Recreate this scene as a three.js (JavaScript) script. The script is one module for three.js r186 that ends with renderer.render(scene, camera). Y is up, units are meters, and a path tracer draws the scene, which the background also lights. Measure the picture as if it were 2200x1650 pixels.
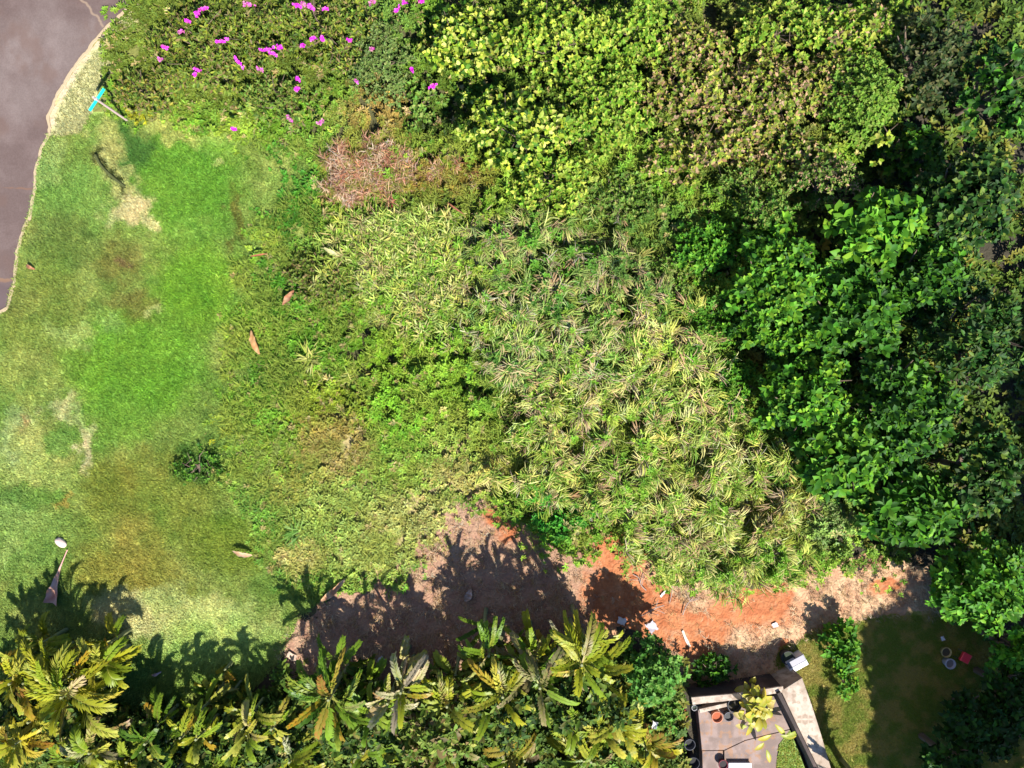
import * as THREE from 'three';
import { Sky } from 'three/addons/objects/Sky.js';
import { RoundedBoxGeometry } from 'three/addons/geometries/RoundedBoxGeometry.js';
import { mergeGeometries } from 'three/addons/utils/BufferGeometryUtils.js';

// ---------------------------------------------------------------- camera, sky, sun, exposure
const H = 30, PPM = 50;                       // flying height, photograph pixels per metre on the ground
const scene = new THREE.Scene();
const camera = new THREE.PerspectiveCamera(2 * Math.atan(825 / PPM / H) * 180 / Math.PI, 4 / 3, 0.5, 900);
camera.position.set(0, H, 0); camera.up.set(0, 0, -1); camera.lookAt(0, 0, 0);
const renderer = new THREE.WebGLRenderer({ antialias: true });
renderer.setSize(1024, 768);
renderer.toneMapping = THREE.LinearToneMapping;
renderer.toneMappingExposure = 2.6;
renderer.shadowMap.enabled = true;
const sunDir = new THREE.Vector3(0.34, 0.735, 0.585).normalize();
const sky = new Sky(); sky.name = 'sky'; sky.scale.setScalar(800); sky.userData.kind = 'structure';
Object.assign(sky.material.uniforms.turbidity, { value: 3 }); sky.material.uniforms.rayleigh.value = 1.2;
sky.material.uniforms.mieCoefficient.value = 0.004; sky.material.uniforms.sunPosition.value.copy(sunDir);
scene.add(sky); scene.environmentIntensity = 0.1;
const sun = new THREE.DirectionalLight(new THREE.Color(1, 0.955, 0.88), 5);
sun.position.copy(sunDir).multiplyScalar(80); sun.castShadow = true; sun.shadow.mapSize.set(4096, 4096); sun.shadow.radius = 1;
Object.assign(sun.shadow.camera, { left: -34, right: 34, top: 28, bottom: -28, near: 10, far: 160 }); sun.shadow.bias = -0.0005;
scene.add(sun, sun.target);

// ---------------------------------------------------------------- helpers
let seed = 7;
const R = () => { seed = (seed + 0x6D2B79F5) | 0; let t = Math.imul(seed ^ (seed >>> 15), 1 | seed); t = (t + Math.imul(t ^ (t >>> 7), 61 | t)) ^ t; return ((t ^ (t >>> 14)) >>> 0) / 4294967296; };
const rr = (a, b) => a + (b - a) * R(), pick = a => a[Math.floor(R() * a.length)];
const gauss = () => (R() + R() + R() + R() - 2) / 1.15;
const hash = (x, y) => { let h = Math.imul(x, 374761393) + Math.imul(y, 668265263); h = Math.imul(h ^ (h >>> 13), 1274126177); return ((h ^ (h >>> 16)) >>> 0) / 4294967296; };
function vn(x, y) { const xi = Math.floor(x), yi = Math.floor(y), u = x - xi, v = y - yi, a = u * u * (3 - 2 * u), b = v * v * (3 - 2 * v); return (hash(xi, yi) * (1 - a) + hash(xi + 1, yi) * a) * (1 - b) + (hash(xi, yi + 1) * (1 - a) + hash(xi + 1, yi + 1) * a) * b; }
const fbm = (x, y, o = 4) => { let s = 0, w = 0.5, t = 0; for (let i = 0; i < o; i++) { s += w * vn(x, y); t += w; x = x * 2.03 + 17.1; y = y * 2.03 - 9.7; w *= 0.5; } return s / t; };
const clamp = (x, a = 0, b = 1) => x < a ? a : x > b ? b : x, smooth = (a, b, x) => { x = clamp((x - a) / (b - a)); return x * x * (3 - 2 * x); };
const lin = c => { c /= 255; return c <= 0.04045 ? c / 12.92 : ((c + 0.055) / 1.055) ** 2.4; };
const C = (r, g, b, k = 0.5) => [lin(r) * k, lin(g) * k, lin(b) * k];              // base colour of a thing that the sun shows as r, g, b
const mixc = (a, b, t) => [a[0] + (b[0] - a[0]) * t, a[1] + (b[1] - a[1]) * t, a[2] + (b[2] - a[2]) * t];
const W = (px, py, h = 0) => new THREE.Vector3((px - 1100) / PPM * (1 - h / H), h, (py - 825) / PPM * (1 - h / H));   // a picture point at height h
const inPoly = (p, x, y) => { let c = false; for (let i = 0, j = p.length - 1; i < p.length; j = i++) { const [a, b] = p[i], [d, e] = p[j]; if ((b > y) !== (e > y) && x < (d - a) * (y - b) / (e - b) + a) c = !c; } return c; };
const edgeDist = (p, x, y) => { let m = 1e9; for (let i = 0, j = p.length - 1; i < p.length; j = i++) { const [a, b] = p[i], [d, e] = p[j], l = (d - a) ** 2 + (e - b) ** 2, t = clamp(((x - a) * (d - a) + (y - b) * (e - b)) / l); m = Math.min(m, Math.hypot(a + t * (d - a) - x, b + t * (e - b) - y)); } return m; };
const used = {};
const numbered = n => { const k = used[n] = (used[n] ?? -1) + 1; return k ? `${n}_${String(k).padStart(3, '0')}` : n; };
const tag = (o, label, category, group, kind) => { if (label) o.userData.label = label; if (category) o.userData.category = category; if (group) o.userData.group = group; if (kind) o.userData.kind = kind; return o; };
const shadows = o => { o.castShadow = o.receiveShadow = true; return o; };
function thing(name, label, category, pos, turn = 0, group) { const o = new THREE.Group(); o.name = numbered(name); if (pos) o.position.copy(pos); o.rotation.y = turn; scene.add(o); return tag(o, label, category, group); }
function part(name, geo, mat, parent) { const m = shadows(new THREE.Mesh(geo, mat)); m.name = name; parent.add(m); return m; }
function struct(name, geo, mat) { const m = shadows(new THREE.Mesh(geo, mat)); m.name = numbered(name); m.userData.kind = 'structure'; scene.add(m); return m; }
const M = (c, rough = 0.8, o = {}) => new THREE.MeshStandardMaterial({ color: new THREE.Color().setRGB(...c), roughness: rough, side: THREE.DoubleSide, ...o });
const leafMat = (rough = 0.55, tr = 0.22) => new THREE.MeshPhysicalMaterial({ color: 0xffffff, roughness: rough, transmission: tr, thickness: 0, vertexColors: true, side: THREE.DoubleSide, specularIntensity: 0.22 });
const LEAF = leafMat(0.6, 0.25), GLOSSY = leafMat(0.55, 0.22), GRASS = leafMat(0.7, 0.25), STRAW = leafMat(0.9, 0.1), BARK = M([0.11, 0.075, 0.05], 0.95);
// triangles with colours, gathered into one geometry
class Buf {
  constructor() { this.p = []; this.c = []; this.i = []; }
  v(x, y, z, c) { this.p.push(x, y, z); this.c.push(c[0], c[1], c[2]); return this.p.length / 3 - 1; }
  geo() { const g = new THREE.BufferGeometry(); g.setAttribute('position', new THREE.Float32BufferAttribute(this.p, 3)); g.setAttribute('color', new THREE.Float32BufferAttribute(this.c, 3)); g.setIndex(this.i); g.computeVertexNormals(); return g; }
}
const V = (x, y, z) => new THREE.Vector3(x, y, z);
// a leaf: base point, direction, face normal, length, width, colour, colour of the tip, droop; four triangles folded along the rib
function leaf(b, P, D, N, len, wid, c, ct = c, droop = 0.25, fold = 0.18) {
  const S = V().crossVectors(D, N).normalize(), at = (t, q) => { const d = droop * t * t, p = P.clone().addScaledVector(D, len * t * (1 - 0.15 * d)).addScaledVector(N, -len * d + Math.abs(q) * fold * 2).addScaledVector(S, q); const c2 = mixc(c, ct, t); return b.v(p.x, p.y, p.z, c2); };
  const a = b.v(P.x, P.y, P.z, c), l1 = at(0.3, wid * 0.42), k1 = at(0.3, 0), r1 = at(0.3, -wid * 0.42), l2 = at(0.68, wid * 0.46), k2 = at(0.7, 0), r2 = at(0.68, -wid * 0.46), t = at(1, 0);
  b.i.push(a, k1, l1, a, r1, k1, l1, k1, l2, k1, k2, l2, k1, r1, k2, r1, r2, k2, l2, k2, t, k2, r2, t);
}
const basis = axis => { const u = Math.abs(axis.y) > 0.9 ? V(1, 0, 0) : V(0, 1, 0); const a = V().crossVectors(axis, u).normalize(); return [a, V().crossVectors(axis, a).normalize()]; };
// a whorl of leaves round an axis
function whorl(b, P, axis, n, len, wid, open, colour, tip) {
  const [a, e] = basis(axis); let ph = R() * 6.28;
  for (let k = 0; k < n; k++) {
    ph += 2.4; const o = open * rr(0.6, 1.25), D = V().addScaledVector(a, Math.cos(ph) * Math.sin(o)).addScaledVector(e, Math.sin(ph) * Math.sin(o)).addScaledVector(axis, Math.cos(o)).normalize();
    const N = V().addScaledVector(axis, Math.sin(o)).addScaledVector(a, -Math.cos(ph) * Math.cos(o)).addScaledVector(e, -Math.sin(ph) * Math.cos(o)).normalize();
    const s = rr(0.7, 1.2), c = colour(); leaf(b, P, D, N, len * s, wid * s, c, tip ? tip(c) : c, rr(0.05, 0.35));
  }
}
const vary = (pal, amt = 0.25) => () => { const c = pick(pal), s = 1 + amt * gauss(), h = 1 + 0.12 * gauss(); return [c[0] * s * h, c[1] * s, c[2] * s / h * (c[1] > c[0] * 0.9 && c[1] > c[2] * 1.6 ? 0.72 : 1)]; };

// ---------------------------------------------------------------- the ground: where each surface lies (picture coordinates)
const ROAD = [[-900, -900], [420, -900], [318, -120], [298, 0], [270, 22], [232, 55], [200, 95], [172, 130], [140, 175], [118, 215], [104, 250], [106, 285], [88, 325], [78, 370], [72, 430], [52, 490], [38, 540], [32, 600], [14, 660], [-20, 690], [-120, 760], [-900, 900]];
const VERGE = [[298, -40], [330, -40], [318, 10], [300, 45], [262, 80], [252, 115], [225, 155], [208, 190], [196, 245], [172, 288], [105, 295], [100, 250], [118, 215], [140, 175], [172, 130], [200, 95], [232, 55], [270, 22]];
const LAWN = [[105, 290], [190, 250], [330, 225], [480, 270], [560, 290], [760, 300], [800, 330], [790, 420], [750, 480], [720, 560], [700, 640], [690, 760], [660, 860], [670, 960], [700, 1060], [700, 1120], [720, 1180], [740, 1230], [740, 1250], [640, 1330], [600, 1420], [520, 1510], [300, 1530], [-400, 1530], [-400, 720], [-20, 700], [14, 665], [32, 600], [38, 540], [72, 430], [88, 325]];
const DIRT = [[930, 1130], [990, 1060], [1080, 1055], [1130, 1110], [1240, 1125], [1290, 1100], [1390, 1180], [1400, 1220], [1560, 1240], [1640, 1265], [1720, 1200], [1780, 1190], [1900, 1195], [2000, 1215], [2050, 1300], [1900, 1325], [1790, 1345], [1740, 1365], [1670, 1400], [1690, 1480], [1480, 1490], [1440, 1390], [1330, 1340], [1280, 1440], [1000, 1430], [900, 1500], [600, 1460], [620, 1360], [700, 1290], [780, 1250], [880, 1200]];
const YARD = [[1670, 1395], [1740, 1362], [1790, 1343], [1900, 1322], [2050, 1300], [2230, 1400], [2500, 1900], [1700, 1900], [1690, 1480]];
const LAWN_SPOTS = [ // centre, radii, turn, colour, strength
  [400, 390, 130, 120, 0, [112, 166, 52], 1], [290, 320, 42, 62, -10, [70, 118, 46], 0.9], [385, 275, 95, 34, 10, [182, 194, 102], 0.9], [235, 320, 36, 60, -10, [188, 192, 112], 0.9], [255, 385, 26, 80, -28, [186, 192, 118], 0.85],
  [282, 445, 52, 30, 0, [212, 208, 146], 1], [318, 480, 16, 20, 0, [205, 208, 140], 0.9], [240, 470, 12, 26, 20, [205, 208, 140], 0.8], [150, 430, 85, 70, 0, [122, 166, 74], 0.7], [140, 520, 70, 56, 0, [106, 132, 58], 0.7],
  [262, 560, 56, 42, 0, [124, 128, 58], 0.7], [290, 655, 58, 40, 20, [126, 122, 58], 0.7], [275, 560, 20, 14, 0, [128, 104, 72], 0.6], [240, 696, 22, 17, 0, [168, 198, 114], 0.9], [338, 664, 18, 13, 0, [208, 210, 140], 0.9], [430, 620, 95, 105, 0, [118, 172, 44], 0.9],
  [90, 670, 95, 110, 0, [134, 152, 66], 0.7], [300, 790, 150, 115, 0, [114, 172, 46], 0.9], [60, 800, 65, 60, 0, [162, 178, 88], 0.7], [40, 950, 55, 80, 0, [178, 198, 128], 0.8], [30, 1110, 50, 60, 0, [168, 196, 118], 0.7], [150, 720, 60, 24, 10, [176, 196, 112], 0.6], [110, 350, 26, 60, 20, [158, 188, 104], 0.7], [460, 300, 50, 30, 0, [150, 186, 84], 0.6], [470, 350, 16, 12, 0, [190, 200, 120], 0.7], [150, 880, 50, 26, 20, [206, 208, 144], 0.95], [181, 940, 15, 62, -4, [218, 214, 160], 1], [90, 960, 70, 42, 20, [184, 196, 106], 0.8], [70, 1020, 90, 34, 10, [176, 196, 104], 0.8],
  [130, 955, 30, 30, 0, [100, 160, 60], 0.7], [52, 905, 12, 22, 0, [170, 140, 90], 0.7], [240, 900, 90, 60, 0, [120, 172, 58], 0.7], [330, 1080, 150, 120, 0, [138, 154, 54], 0.6], [230, 1040, 60, 60, 0, [134, 142, 52], 0.6], [280, 1230, 120, 60, 10, [152, 152, 60], 0.8], [300, 1160, 60, 60, 0, [160, 164, 72], 0.6],
  [60, 1150, 95, 80, 0, [140, 178, 84], 0.8], [70, 1065, 70, 26, 0, [100, 156, 56], 0.6], [20, 1190, 30, 30, 0, [164, 192, 104], 0.7], [490, 1170, 90, 60, 0, [128, 154, 48], 0.8], [430, 1000, 66, 46, -15, [62, 108, 34], 0.9], [400, 1335, 190, 62, 6, [196, 214, 128], 1], [280, 1325, 80, 46, 30, [212, 216, 146], 1], [460, 1390, 130, 60, 0, [180, 212, 110], 0.8],
  [512, 470, 14, 52, 0, [112, 108, 44], 0.8], [242, 372, 8, 55, -36, [66, 76, 28], 1], [210, 338, 9, 14, 0, [66, 80, 30], 0.9], [140, 1070, 8, 22, 0, [190, 170, 80], 0.7], [175, 185, 20, 60, 30, [215, 205, 140], 0.6],
].map(s => [s[0], s[1], s[2], s[3], Math.cos(s[4] * Math.PI / 180), Math.sin(s[4] * Math.PI / 180), C(...s[5]), s[6]]);
const LAWN_BASE = C(132, 164, 72);
function lawnColour(x, y) {
  const n = fbm(x / 60, y / 60, 3), wx = x + (fbm(x / 26 + 50, y / 26, 3) - 0.5) * 64, wy = y + (fbm(x / 26, y / 26 + 90, 3) - 0.5) * 64;
  let c = mixc(LAWN_BASE, C(152, 176, 86), smooth(0.4, 0.7, n));
  for (const s of LAWN_SPOTS) { const dx = wx - s[0], dy = wy - s[1]; if (Math.abs(dx) + Math.abs(dy) > 2.6 * Math.max(s[2], s[3])) continue; const u = (dx * s[4] + dy * s[5]) / s[2], v = (-dx * s[5] + dy * s[4]) / s[3]; const d = u * u + v * v; if (d < 2.2) c = mixc(c, s[6], s[7] * (1 - smooth(0.25, 1.7, d))); }
  const f = fbm(x / 11, y / 11, 3) - 0.5, m = fbm(x / 34 + 7, y / 34 - 40, 4) - 0.5, h = fbm(x / 70 - 3, y / 70 + 8, 3) - 0.5;
  return [c[0] * (1.4 + f * 0.9 + m * 0.9 + h * 0.4), c[1] * (1.28 + f * 0.75 + m * 0.5), c[2] * (1.25 + f * 0.9 + m * 0.7 + h * 0.3)];
}
const low = (x, y) => smooth(860, 1000, y) * (1 - smooth(960, 1100, x));
const ORANGE = [[1335, 1180, 70, 66], [1325, 1280, 74, 80], [1420, 1330, 70, 50], [1620, 1300, 90, 50], [1400, 1290, 50, 40], [1510, 1355, 60, 40], [1590, 1310, 80, 36], [1660, 1275, 50, 26], [1400, 1350, 60, 40], [1480, 1390, 50, 20], [1680, 1385, 16, 16], [1075, 1110, 40, 22], [1900, 1260, 40, 20], [1090, 1150, 26, 26]];
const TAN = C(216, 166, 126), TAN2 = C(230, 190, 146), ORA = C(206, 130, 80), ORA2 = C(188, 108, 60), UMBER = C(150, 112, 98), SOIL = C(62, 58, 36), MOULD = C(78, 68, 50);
function groundColour(x, y) {
  const j = (fbm(x / 22, y / 22, 3) - 0.5) * 40, k = (fbm(x / 22 + 31, y / 22 + 11, 3) - 0.5) * 40, X = x + j, Y = y + k;
  if (inPoly(VERGE, x + j * 0.4, y + k * 0.4)) { const t = fbm(x / 10, y / 10, 3), e = edgeDist(ROAD, x, y); return mixc(mixc(C(200, 200, 134), C(222, 212, 154), t), C(228, 196, 166), (1 - smooth(6, 26, e)) * 0.8 * smooth(0.3, 0.6, fbm(x / 30, y / 30, 2))); }
  if (inPoly(LAWN, X, Y) || x < 380 && y > 240 && y < 1500 && !inPoly(ROAD, x, y)) return lawnColour(x, y);
  if (inPoly(DIRT, X, Y)) {
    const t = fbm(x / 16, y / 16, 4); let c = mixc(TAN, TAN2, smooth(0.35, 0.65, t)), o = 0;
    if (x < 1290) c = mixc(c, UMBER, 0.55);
    for (const s of ORANGE) o = Math.max(o, 1 - smooth(0.3, 1.7, ((X - s[0]) / s[2]) ** 2 + ((Y - s[1]) / s[3]) ** 2));
    c = mixc(c, mixc(ORA, ORA2, smooth(0.3, 0.7, fbm(x / 16, y / 16, 4))), clamp(o * (0.45 + 1.2 * fbm(x / 9 + 4, y / 9, 4))));
    const f = 1 + (vn(x / 3, y / 3) - 0.5) * 0.3; return [c[0] * f, c[1] * f, c[2] * f];
  }
  if (x < 430 && y < 245) return mixc(C(112, 122, 50), C(150, 150, 72), fbm(x / 15, y / 15, 3));
  if (inPoly(YARD, X, Y)) { const t = fbm(x / 24, y / 24, 4), f = 1 + (vn(x / 4, y / 4) - 0.5) * 0.25, c = mixc(C(168, 164, 74), C(200, 178, 104), smooth(0.4, 0.66, t)); return [c[0] * f, c[1] * f, c[2] * f]; }
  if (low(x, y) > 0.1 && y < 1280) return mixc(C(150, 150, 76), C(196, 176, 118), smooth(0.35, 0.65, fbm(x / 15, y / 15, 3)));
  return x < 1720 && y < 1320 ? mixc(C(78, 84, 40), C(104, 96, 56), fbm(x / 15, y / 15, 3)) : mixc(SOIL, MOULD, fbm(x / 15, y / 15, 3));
}
// one sheet: fine in the middle, widening to the horizon
const bump = (x, z) => 0.22 * (fbm(x * 0.35 + 9, z * 0.35 + 4, 3) - 0.5) + 0.06 * (fbm(x * 2, z * 2, 2) - 0.5);
const inYard = (px, py) => px > 1420 && py > 1330;
const groundY = (x, z) => { const px = x * PPM + 1100, py = z * PPM + 825; const road = inPoly(ROAD, px, py) || edgeDist(ROAD, px, py) < 14; return road || inYard(px, py) ? 0 : bump(x, z) * smooth(0, 60, edgeDist(ROAD, px, py)); };
{
  const xs = [], zs = [], add = (a, lo, hi, st) => { for (let v = lo; v < hi - 1e-6; v += st) a.push(v); };
  for (const s of [-420, -240, -140, -90, -60, -45, -36, -31]) { xs.push(s); zs.push(s); }
  add(xs, -28, 28.1, 0.2); add(zs, -22, 22.1, 0.2);
  for (const s of [31, 36, 45, 60, 90, 140, 240, 420]) { xs.push(s); zs.push(s); }
  const p = [], uv = [], idx = [], nx = xs.length, nz = zs.length;
  for (let j = 0; j < nz; j++) for (let i = 0; i < nx; i++) { const x = xs[i], z = zs[j], near = Math.abs(x) < 27.9 && Math.abs(z) < 21.9; p.push(x, near ? groundY(x, z) : 0, z); uv.push((x + 26) / 52, 1 - (z + 19.5) / 39); if (i && j) { const a = (j - 1) * nx + i - 1; idx.push(a, a + nx, a + 1, a + 1, a + nx, a + nx + 1); } }
  const g = new THREE.BufferGeometry(); g.setAttribute('position', new THREE.Float32BufferAttribute(p, 3)); g.setAttribute('uv', new THREE.Float32BufferAttribute(uv, 2)); g.setIndex(idx); g.computeVertexNormals();
  const TW = 2048, TH = 1536, d = new Uint8Array(TW * TH * 4), h = new Uint8Array(TW * TH * 4), enc = v => { v = clamp(v); return 255 * (v <= 0.0031308 ? v * 12.92 : 1.055 * v ** (1 / 2.4) - 0.055); };
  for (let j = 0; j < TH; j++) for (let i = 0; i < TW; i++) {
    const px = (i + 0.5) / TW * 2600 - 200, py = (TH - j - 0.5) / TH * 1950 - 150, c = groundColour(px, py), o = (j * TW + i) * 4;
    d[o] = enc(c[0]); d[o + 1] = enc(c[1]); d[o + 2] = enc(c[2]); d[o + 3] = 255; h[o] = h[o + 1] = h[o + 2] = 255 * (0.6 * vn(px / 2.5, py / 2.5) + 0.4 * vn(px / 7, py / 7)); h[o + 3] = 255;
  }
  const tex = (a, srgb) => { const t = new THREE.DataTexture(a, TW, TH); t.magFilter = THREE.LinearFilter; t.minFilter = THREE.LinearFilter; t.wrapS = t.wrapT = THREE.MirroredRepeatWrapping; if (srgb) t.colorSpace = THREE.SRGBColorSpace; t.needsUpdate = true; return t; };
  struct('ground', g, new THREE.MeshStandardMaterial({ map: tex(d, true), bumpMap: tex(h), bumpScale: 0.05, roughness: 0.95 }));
}
const flatPoly = (pts, y, depth = 0) => { const s = new THREE.Shape(pts.map(([x, z]) => new THREE.Vector2(x, -z))); const g = depth ? new THREE.ExtrudeGeometry(s, { depth, bevelEnabled: true, bevelSize: 0.012, bevelThickness: 0.012, bevelSegments: 1, bevelOffset: -0.012 }) : new THREE.ShapeGeometry(s); g.rotateX(-Math.PI / 2); g.translate(0, depth ? y - depth : y, 0); return g; };
const onGround = (pts, h = 0) => pts.map(([x, y]) => { const w = W(x, y, h); return [w.x, w.z]; });
const densify = (pts, step, jig, open = false) => { const o = []; for (let i = 0; i < pts.length - (open ? 1 : 0); i++) { const a = pts[i], b = pts[(i + 1) % pts.length], n = Math.max(1, Math.round(Math.hypot(b[0] - a[0], b[1] - a[1]) / step)); for (let k = 0; k < n; k++) { const t = k / n, x = a[0] + (b[0] - a[0]) * t, y = a[1] + (b[1] - a[1]) * t; o.push([x + (fbm(x / 18, y / 18, 3) - 0.5) * jig, y + (fbm(x / 18 + 40, y / 18, 3) - 0.5) * jig]); } } return o; };
function noiseTex(n, fn, srgb = true, rep = 1) { const d = new Uint8Array(n * n * 4); for (let j = 0; j < n; j++) for (let i = 0; i < n; i++) { const c = fn(i, j), o = (j * n + i) * 4; for (let k = 0; k < 3; k++) d[o + k] = 255 * clamp(c[k]); d[o + 3] = 255; } const t = new THREE.DataTexture(d, n, n); t.magFilter = THREE.LinearFilter; t.minFilter = THREE.LinearFilter; t.wrapS = t.wrapT = THREE.MirroredRepeatWrapping; if (srgb) t.colorSpace = THREE.SRGBColorSpace; t.needsUpdate = true; return t; }
{ // asphalt, 13 m of it in the texture: mottled, with paler worn patches, sealed joints and a crack
  const N = 1024, S = 14.4, X0 = -24, Z0 = -18;
  const t = noiseTex(N, (i, j) => {
    const x = X0 + i / N * S, z = Z0 + j / N * S, px = x * PPM + 1100, py = z * PPM + 825, n = fbm(px / 90, py / 90, 4), g = vn(px / 2, py / 2) - 0.5, m = smooth(0.42, 0.68, fbm(px / 40 + 5, py / 40, 4));
    let c = mixc([124, 100, 92], [146, 125, 117], smooth(0.3, 0.7, n)).map(v => v + m * 10 + g * 14);
    c = mixc(c, [130, 98, 84], smooth(0.5, 0.75, fbm(px / 50 - 9, py / 70, 4)) * 0.5);
    for (const [y, w, k] of [[404, 3, [146, 108, 88]], [602, 6, [176, 132, 96]]]) c = mixc(c, k, (1 - smooth(w * 0.4, w, Math.abs(py - y + (fbm(px / 20, y) - 0.5) * 8))) * smooth(0.3, 0.5, fbm(px / 25, py / 9, 2)));
    const q = (px - 185) * 0.78 + (py - 8) * -0.62, u = (px - 185) * 0.62 + (py - 8) * 0.78; if (u > -20 && u < 62) c = mixc(c, [196, 166, 136], (1 - smooth(1, 4, Math.abs(q + (fbm(u / 12, 3) - 0.5) * 10))) * 0.8);
    if (px < 30) c = mixc(c, [104, 82, 84], smooth(590, 620, py) * 0.6);
    return c.map(v => v / 255 * 0.64);
  });
  const g = flatPoly(onGround(densify(ROAD, 7, 9)), 0.012), p = g.attributes.position, uv = []; for (let k = 0; k < p.count; k++) uv.push((p.getX(k) - X0) / S, (p.getZ(k) - Z0) / S); g.setAttribute('uv', new THREE.Float32BufferAttribute(uv, 2));
  struct('road', g, new THREE.MeshStandardMaterial({ map: t, roughness: 0.9, side: THREE.DoubleSide }));
  // ragged edge of crumbled concrete and dried soil along the road
  const line = densify(ROAD.slice(2, 20), 6, 9, true), out = [], inn = []; line.slice(0, -1).forEach(([x, y], i) => { const b = line[i + 1], l = Math.hypot(b[0] - x, b[1] - y) || 1, nx = -(b[1] - y) / l, ny = (b[0] - x) / l, w = 1 + 7 * fbm(x / 14, y / 14, 3); inn.push([x + nx * 2, y + ny * 2]); out.push([x - nx * w, y - ny * w]); });
  struct('kerb', flatPoly(onGround(inn.concat(out.reverse())), 0.045, 0.05), M(C(204, 180, 142), 0.95));
}

// ---------------------------------------------------------------- grasses and weeds that nobody could count
function tuftGeo(n, len, wid, lean, pal, amt, seg = 2, spread = 0.06, dir = null) {   // blades from one foot
  const b = new Buf(), col = vary(pal, amt);
  for (let k = 0; k < n; k++) {
    const a = dir === null ? R() * 6.28 : dir + gauss() * 0.6, L = len * rr(0.6, 1.15), w = wid * rr(0.7, 1.2), ln = lean * rr(0.5, 1.3), c = col(), x0 = spread * gauss(), z0 = spread * gauss();
    let prev = null, x = x0, y = 0, z = z0, el = Math.PI / 2 - ln * 0.35;
    for (let s = 0; s <= seg; s++) { const ww = w * (s === seg ? 0.12 : 1 - 0.25 * s / seg), nx = -Math.sin(a) * ww / 2, nz = Math.cos(a) * ww / 2, i = b.v(x + nx, y, z + nz, c), j = b.v(x - nx, y, z - nz, c); if (prev) b.i.push(prev[0], i, prev[1], prev[1], i, j); prev = [i, j]; x += Math.cos(a) * Math.cos(el) * L / seg; z += Math.sin(a) * Math.cos(el) * L / seg; y += Math.sin(el) * L / seg; el -= ln * 1.5 / seg; }
  }
  return b.geo();
}
function sprigGeo(n, len, wid, pal, amt, h, open = 1.1) { const b = new Buf(), col = vary(pal, amt); for (let k = 0; k < n; k++) { const P = V(gauss() * len * 0.7, h * rr(0.5, 1), gauss() * len * 0.7); whorl(b, P, V(gauss() * 0.4, 1, gauss() * 0.4).normalize(), 4, len, wid, open, col); } return b.geo(); }
const WHITE = [[1, 1, 1]];
function scatter(name, label, geos, mat, spots) {   // spots: [x, y, z, turn, scale, colour, tiltX, tiltZ]
  const g = new THREE.Group(); g.name = name; tag(g, label, label.includes('weed') ? 'weeds' : 'grass', null, 'stuff'); scene.add(g);
  const q = new THREE.Quaternion(), e = new THREE.Euler(), m = new THREE.Matrix4();
  geos.forEach((geo, k) => {
    const mine = spots.filter((_, i) => i % geos.length === k); if (!mine.length) return;
    const im = new THREE.InstancedMesh(geo, mat, mine.length); im.name = 'tufts'; im.userData.kind = 'stuff';
    mine.forEach((s, i) => { e.set(s[6] || 0, s[3], s[7] || 0, 'YXZ'); m.compose(V(s[0], s[1], s[2]), q.setFromEuler(e), V(s[4], s[4], s[4])); im.setMatrixAt(i, m); im.setColorAt(i, new THREE.Color().setRGB(...s[5])); });
    im.castShadow = im.receiveShadow = true; g.add(im);
  });
  return g;
}
const gy = (x, z) => groundY(x, z);
function fill(n, box, ok, make) { const out = []; for (let k = 0; k < n; k++) { const px = rr(box[0], box[2]), py = rr(box[1], box[3]), t = ok(px, py); if (t > 0 && R() < t) { const w = W(px, py), s = make(px, py, w.x, w.z, t); if (s) out.push(s); } } return out; }
const boxOf = p => [Math.min(...p.map(q => q[0])), Math.min(...p.map(q => q[1])), Math.max(...p.map(q => q[0])), Math.max(...p.map(q => q[1]))];
const warped = (p, x, y, a = 50) => { const j = a * 0.32; x += gauss() * j; y += gauss() * j; return inPoly(p, x + (fbm(x / 30, y / 30, 3) - 0.5) * a * 1.6, y + (fbm(x / 30 + 60, y / 30, 3) - 0.5) * a * 1.6); };
{ // mown lawn
  const geos = [0, 1, 2, 3].map(() => tuftGeo(6, 0.13, 0.022, 1.1, WHITE, 0.22, 2, 0.07));
  scatter('lawn_grass', 'short patchy green and straw lawn between the road and the weeds', geos, GRASS, fill(190000, [-40, 0, 780, 1560], (x, y) => inPoly(LAWN, x, y) ? 0.95 : inPoly(VERGE, x, y) && edgeDist(ROAD, x, y) > 16 ? 0.5 : 0, (px, py, x, z) => { const c = inPoly(VERGE, px, py) ? C(206, 204, 138) : lawnColour(px, py), s = 1.06 + 0.3 * gauss(); return [x, gy(x, z), z, R() * 6.3, rr(0.5, 1.3), c.map(v => v * s)]; }));
  const yard = YARD.concat();
  scatter('yard_grass', 'yellowish mown grass right of the concrete path, running into the dark tree shade', geos, GRASS, fill(60000, [1660, 1320, 2240, 1690], (x, y) => warped(yard, x, y, 24) && !(x < 1830 && y > 1440 && inPoly([[1640, 1440], [1690, 1440], [1715, 1452], [1760, 1560], [1790, 1700], [1700, 1800], [1600, 1800]], x, y)) && !(x < 1500 && inPoly([[1640, 1440], [1722, 1450], [1785, 1650], [1800, 1800], [1600, 1800]], x, y)) ? 0.9 : 0, (px, py, x, z) => { const t = fbm(px / 24, py / 24, 4), c = mixc(C(150, 172, 62), C(206, 192, 98), smooth(0.4, 0.7, t)), s = 1 + 0.2 * gauss(); return [x, 0, z, R() * 6.3, rr(0.5, 0.9), c.map(v => v * s)]; }));
}
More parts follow.
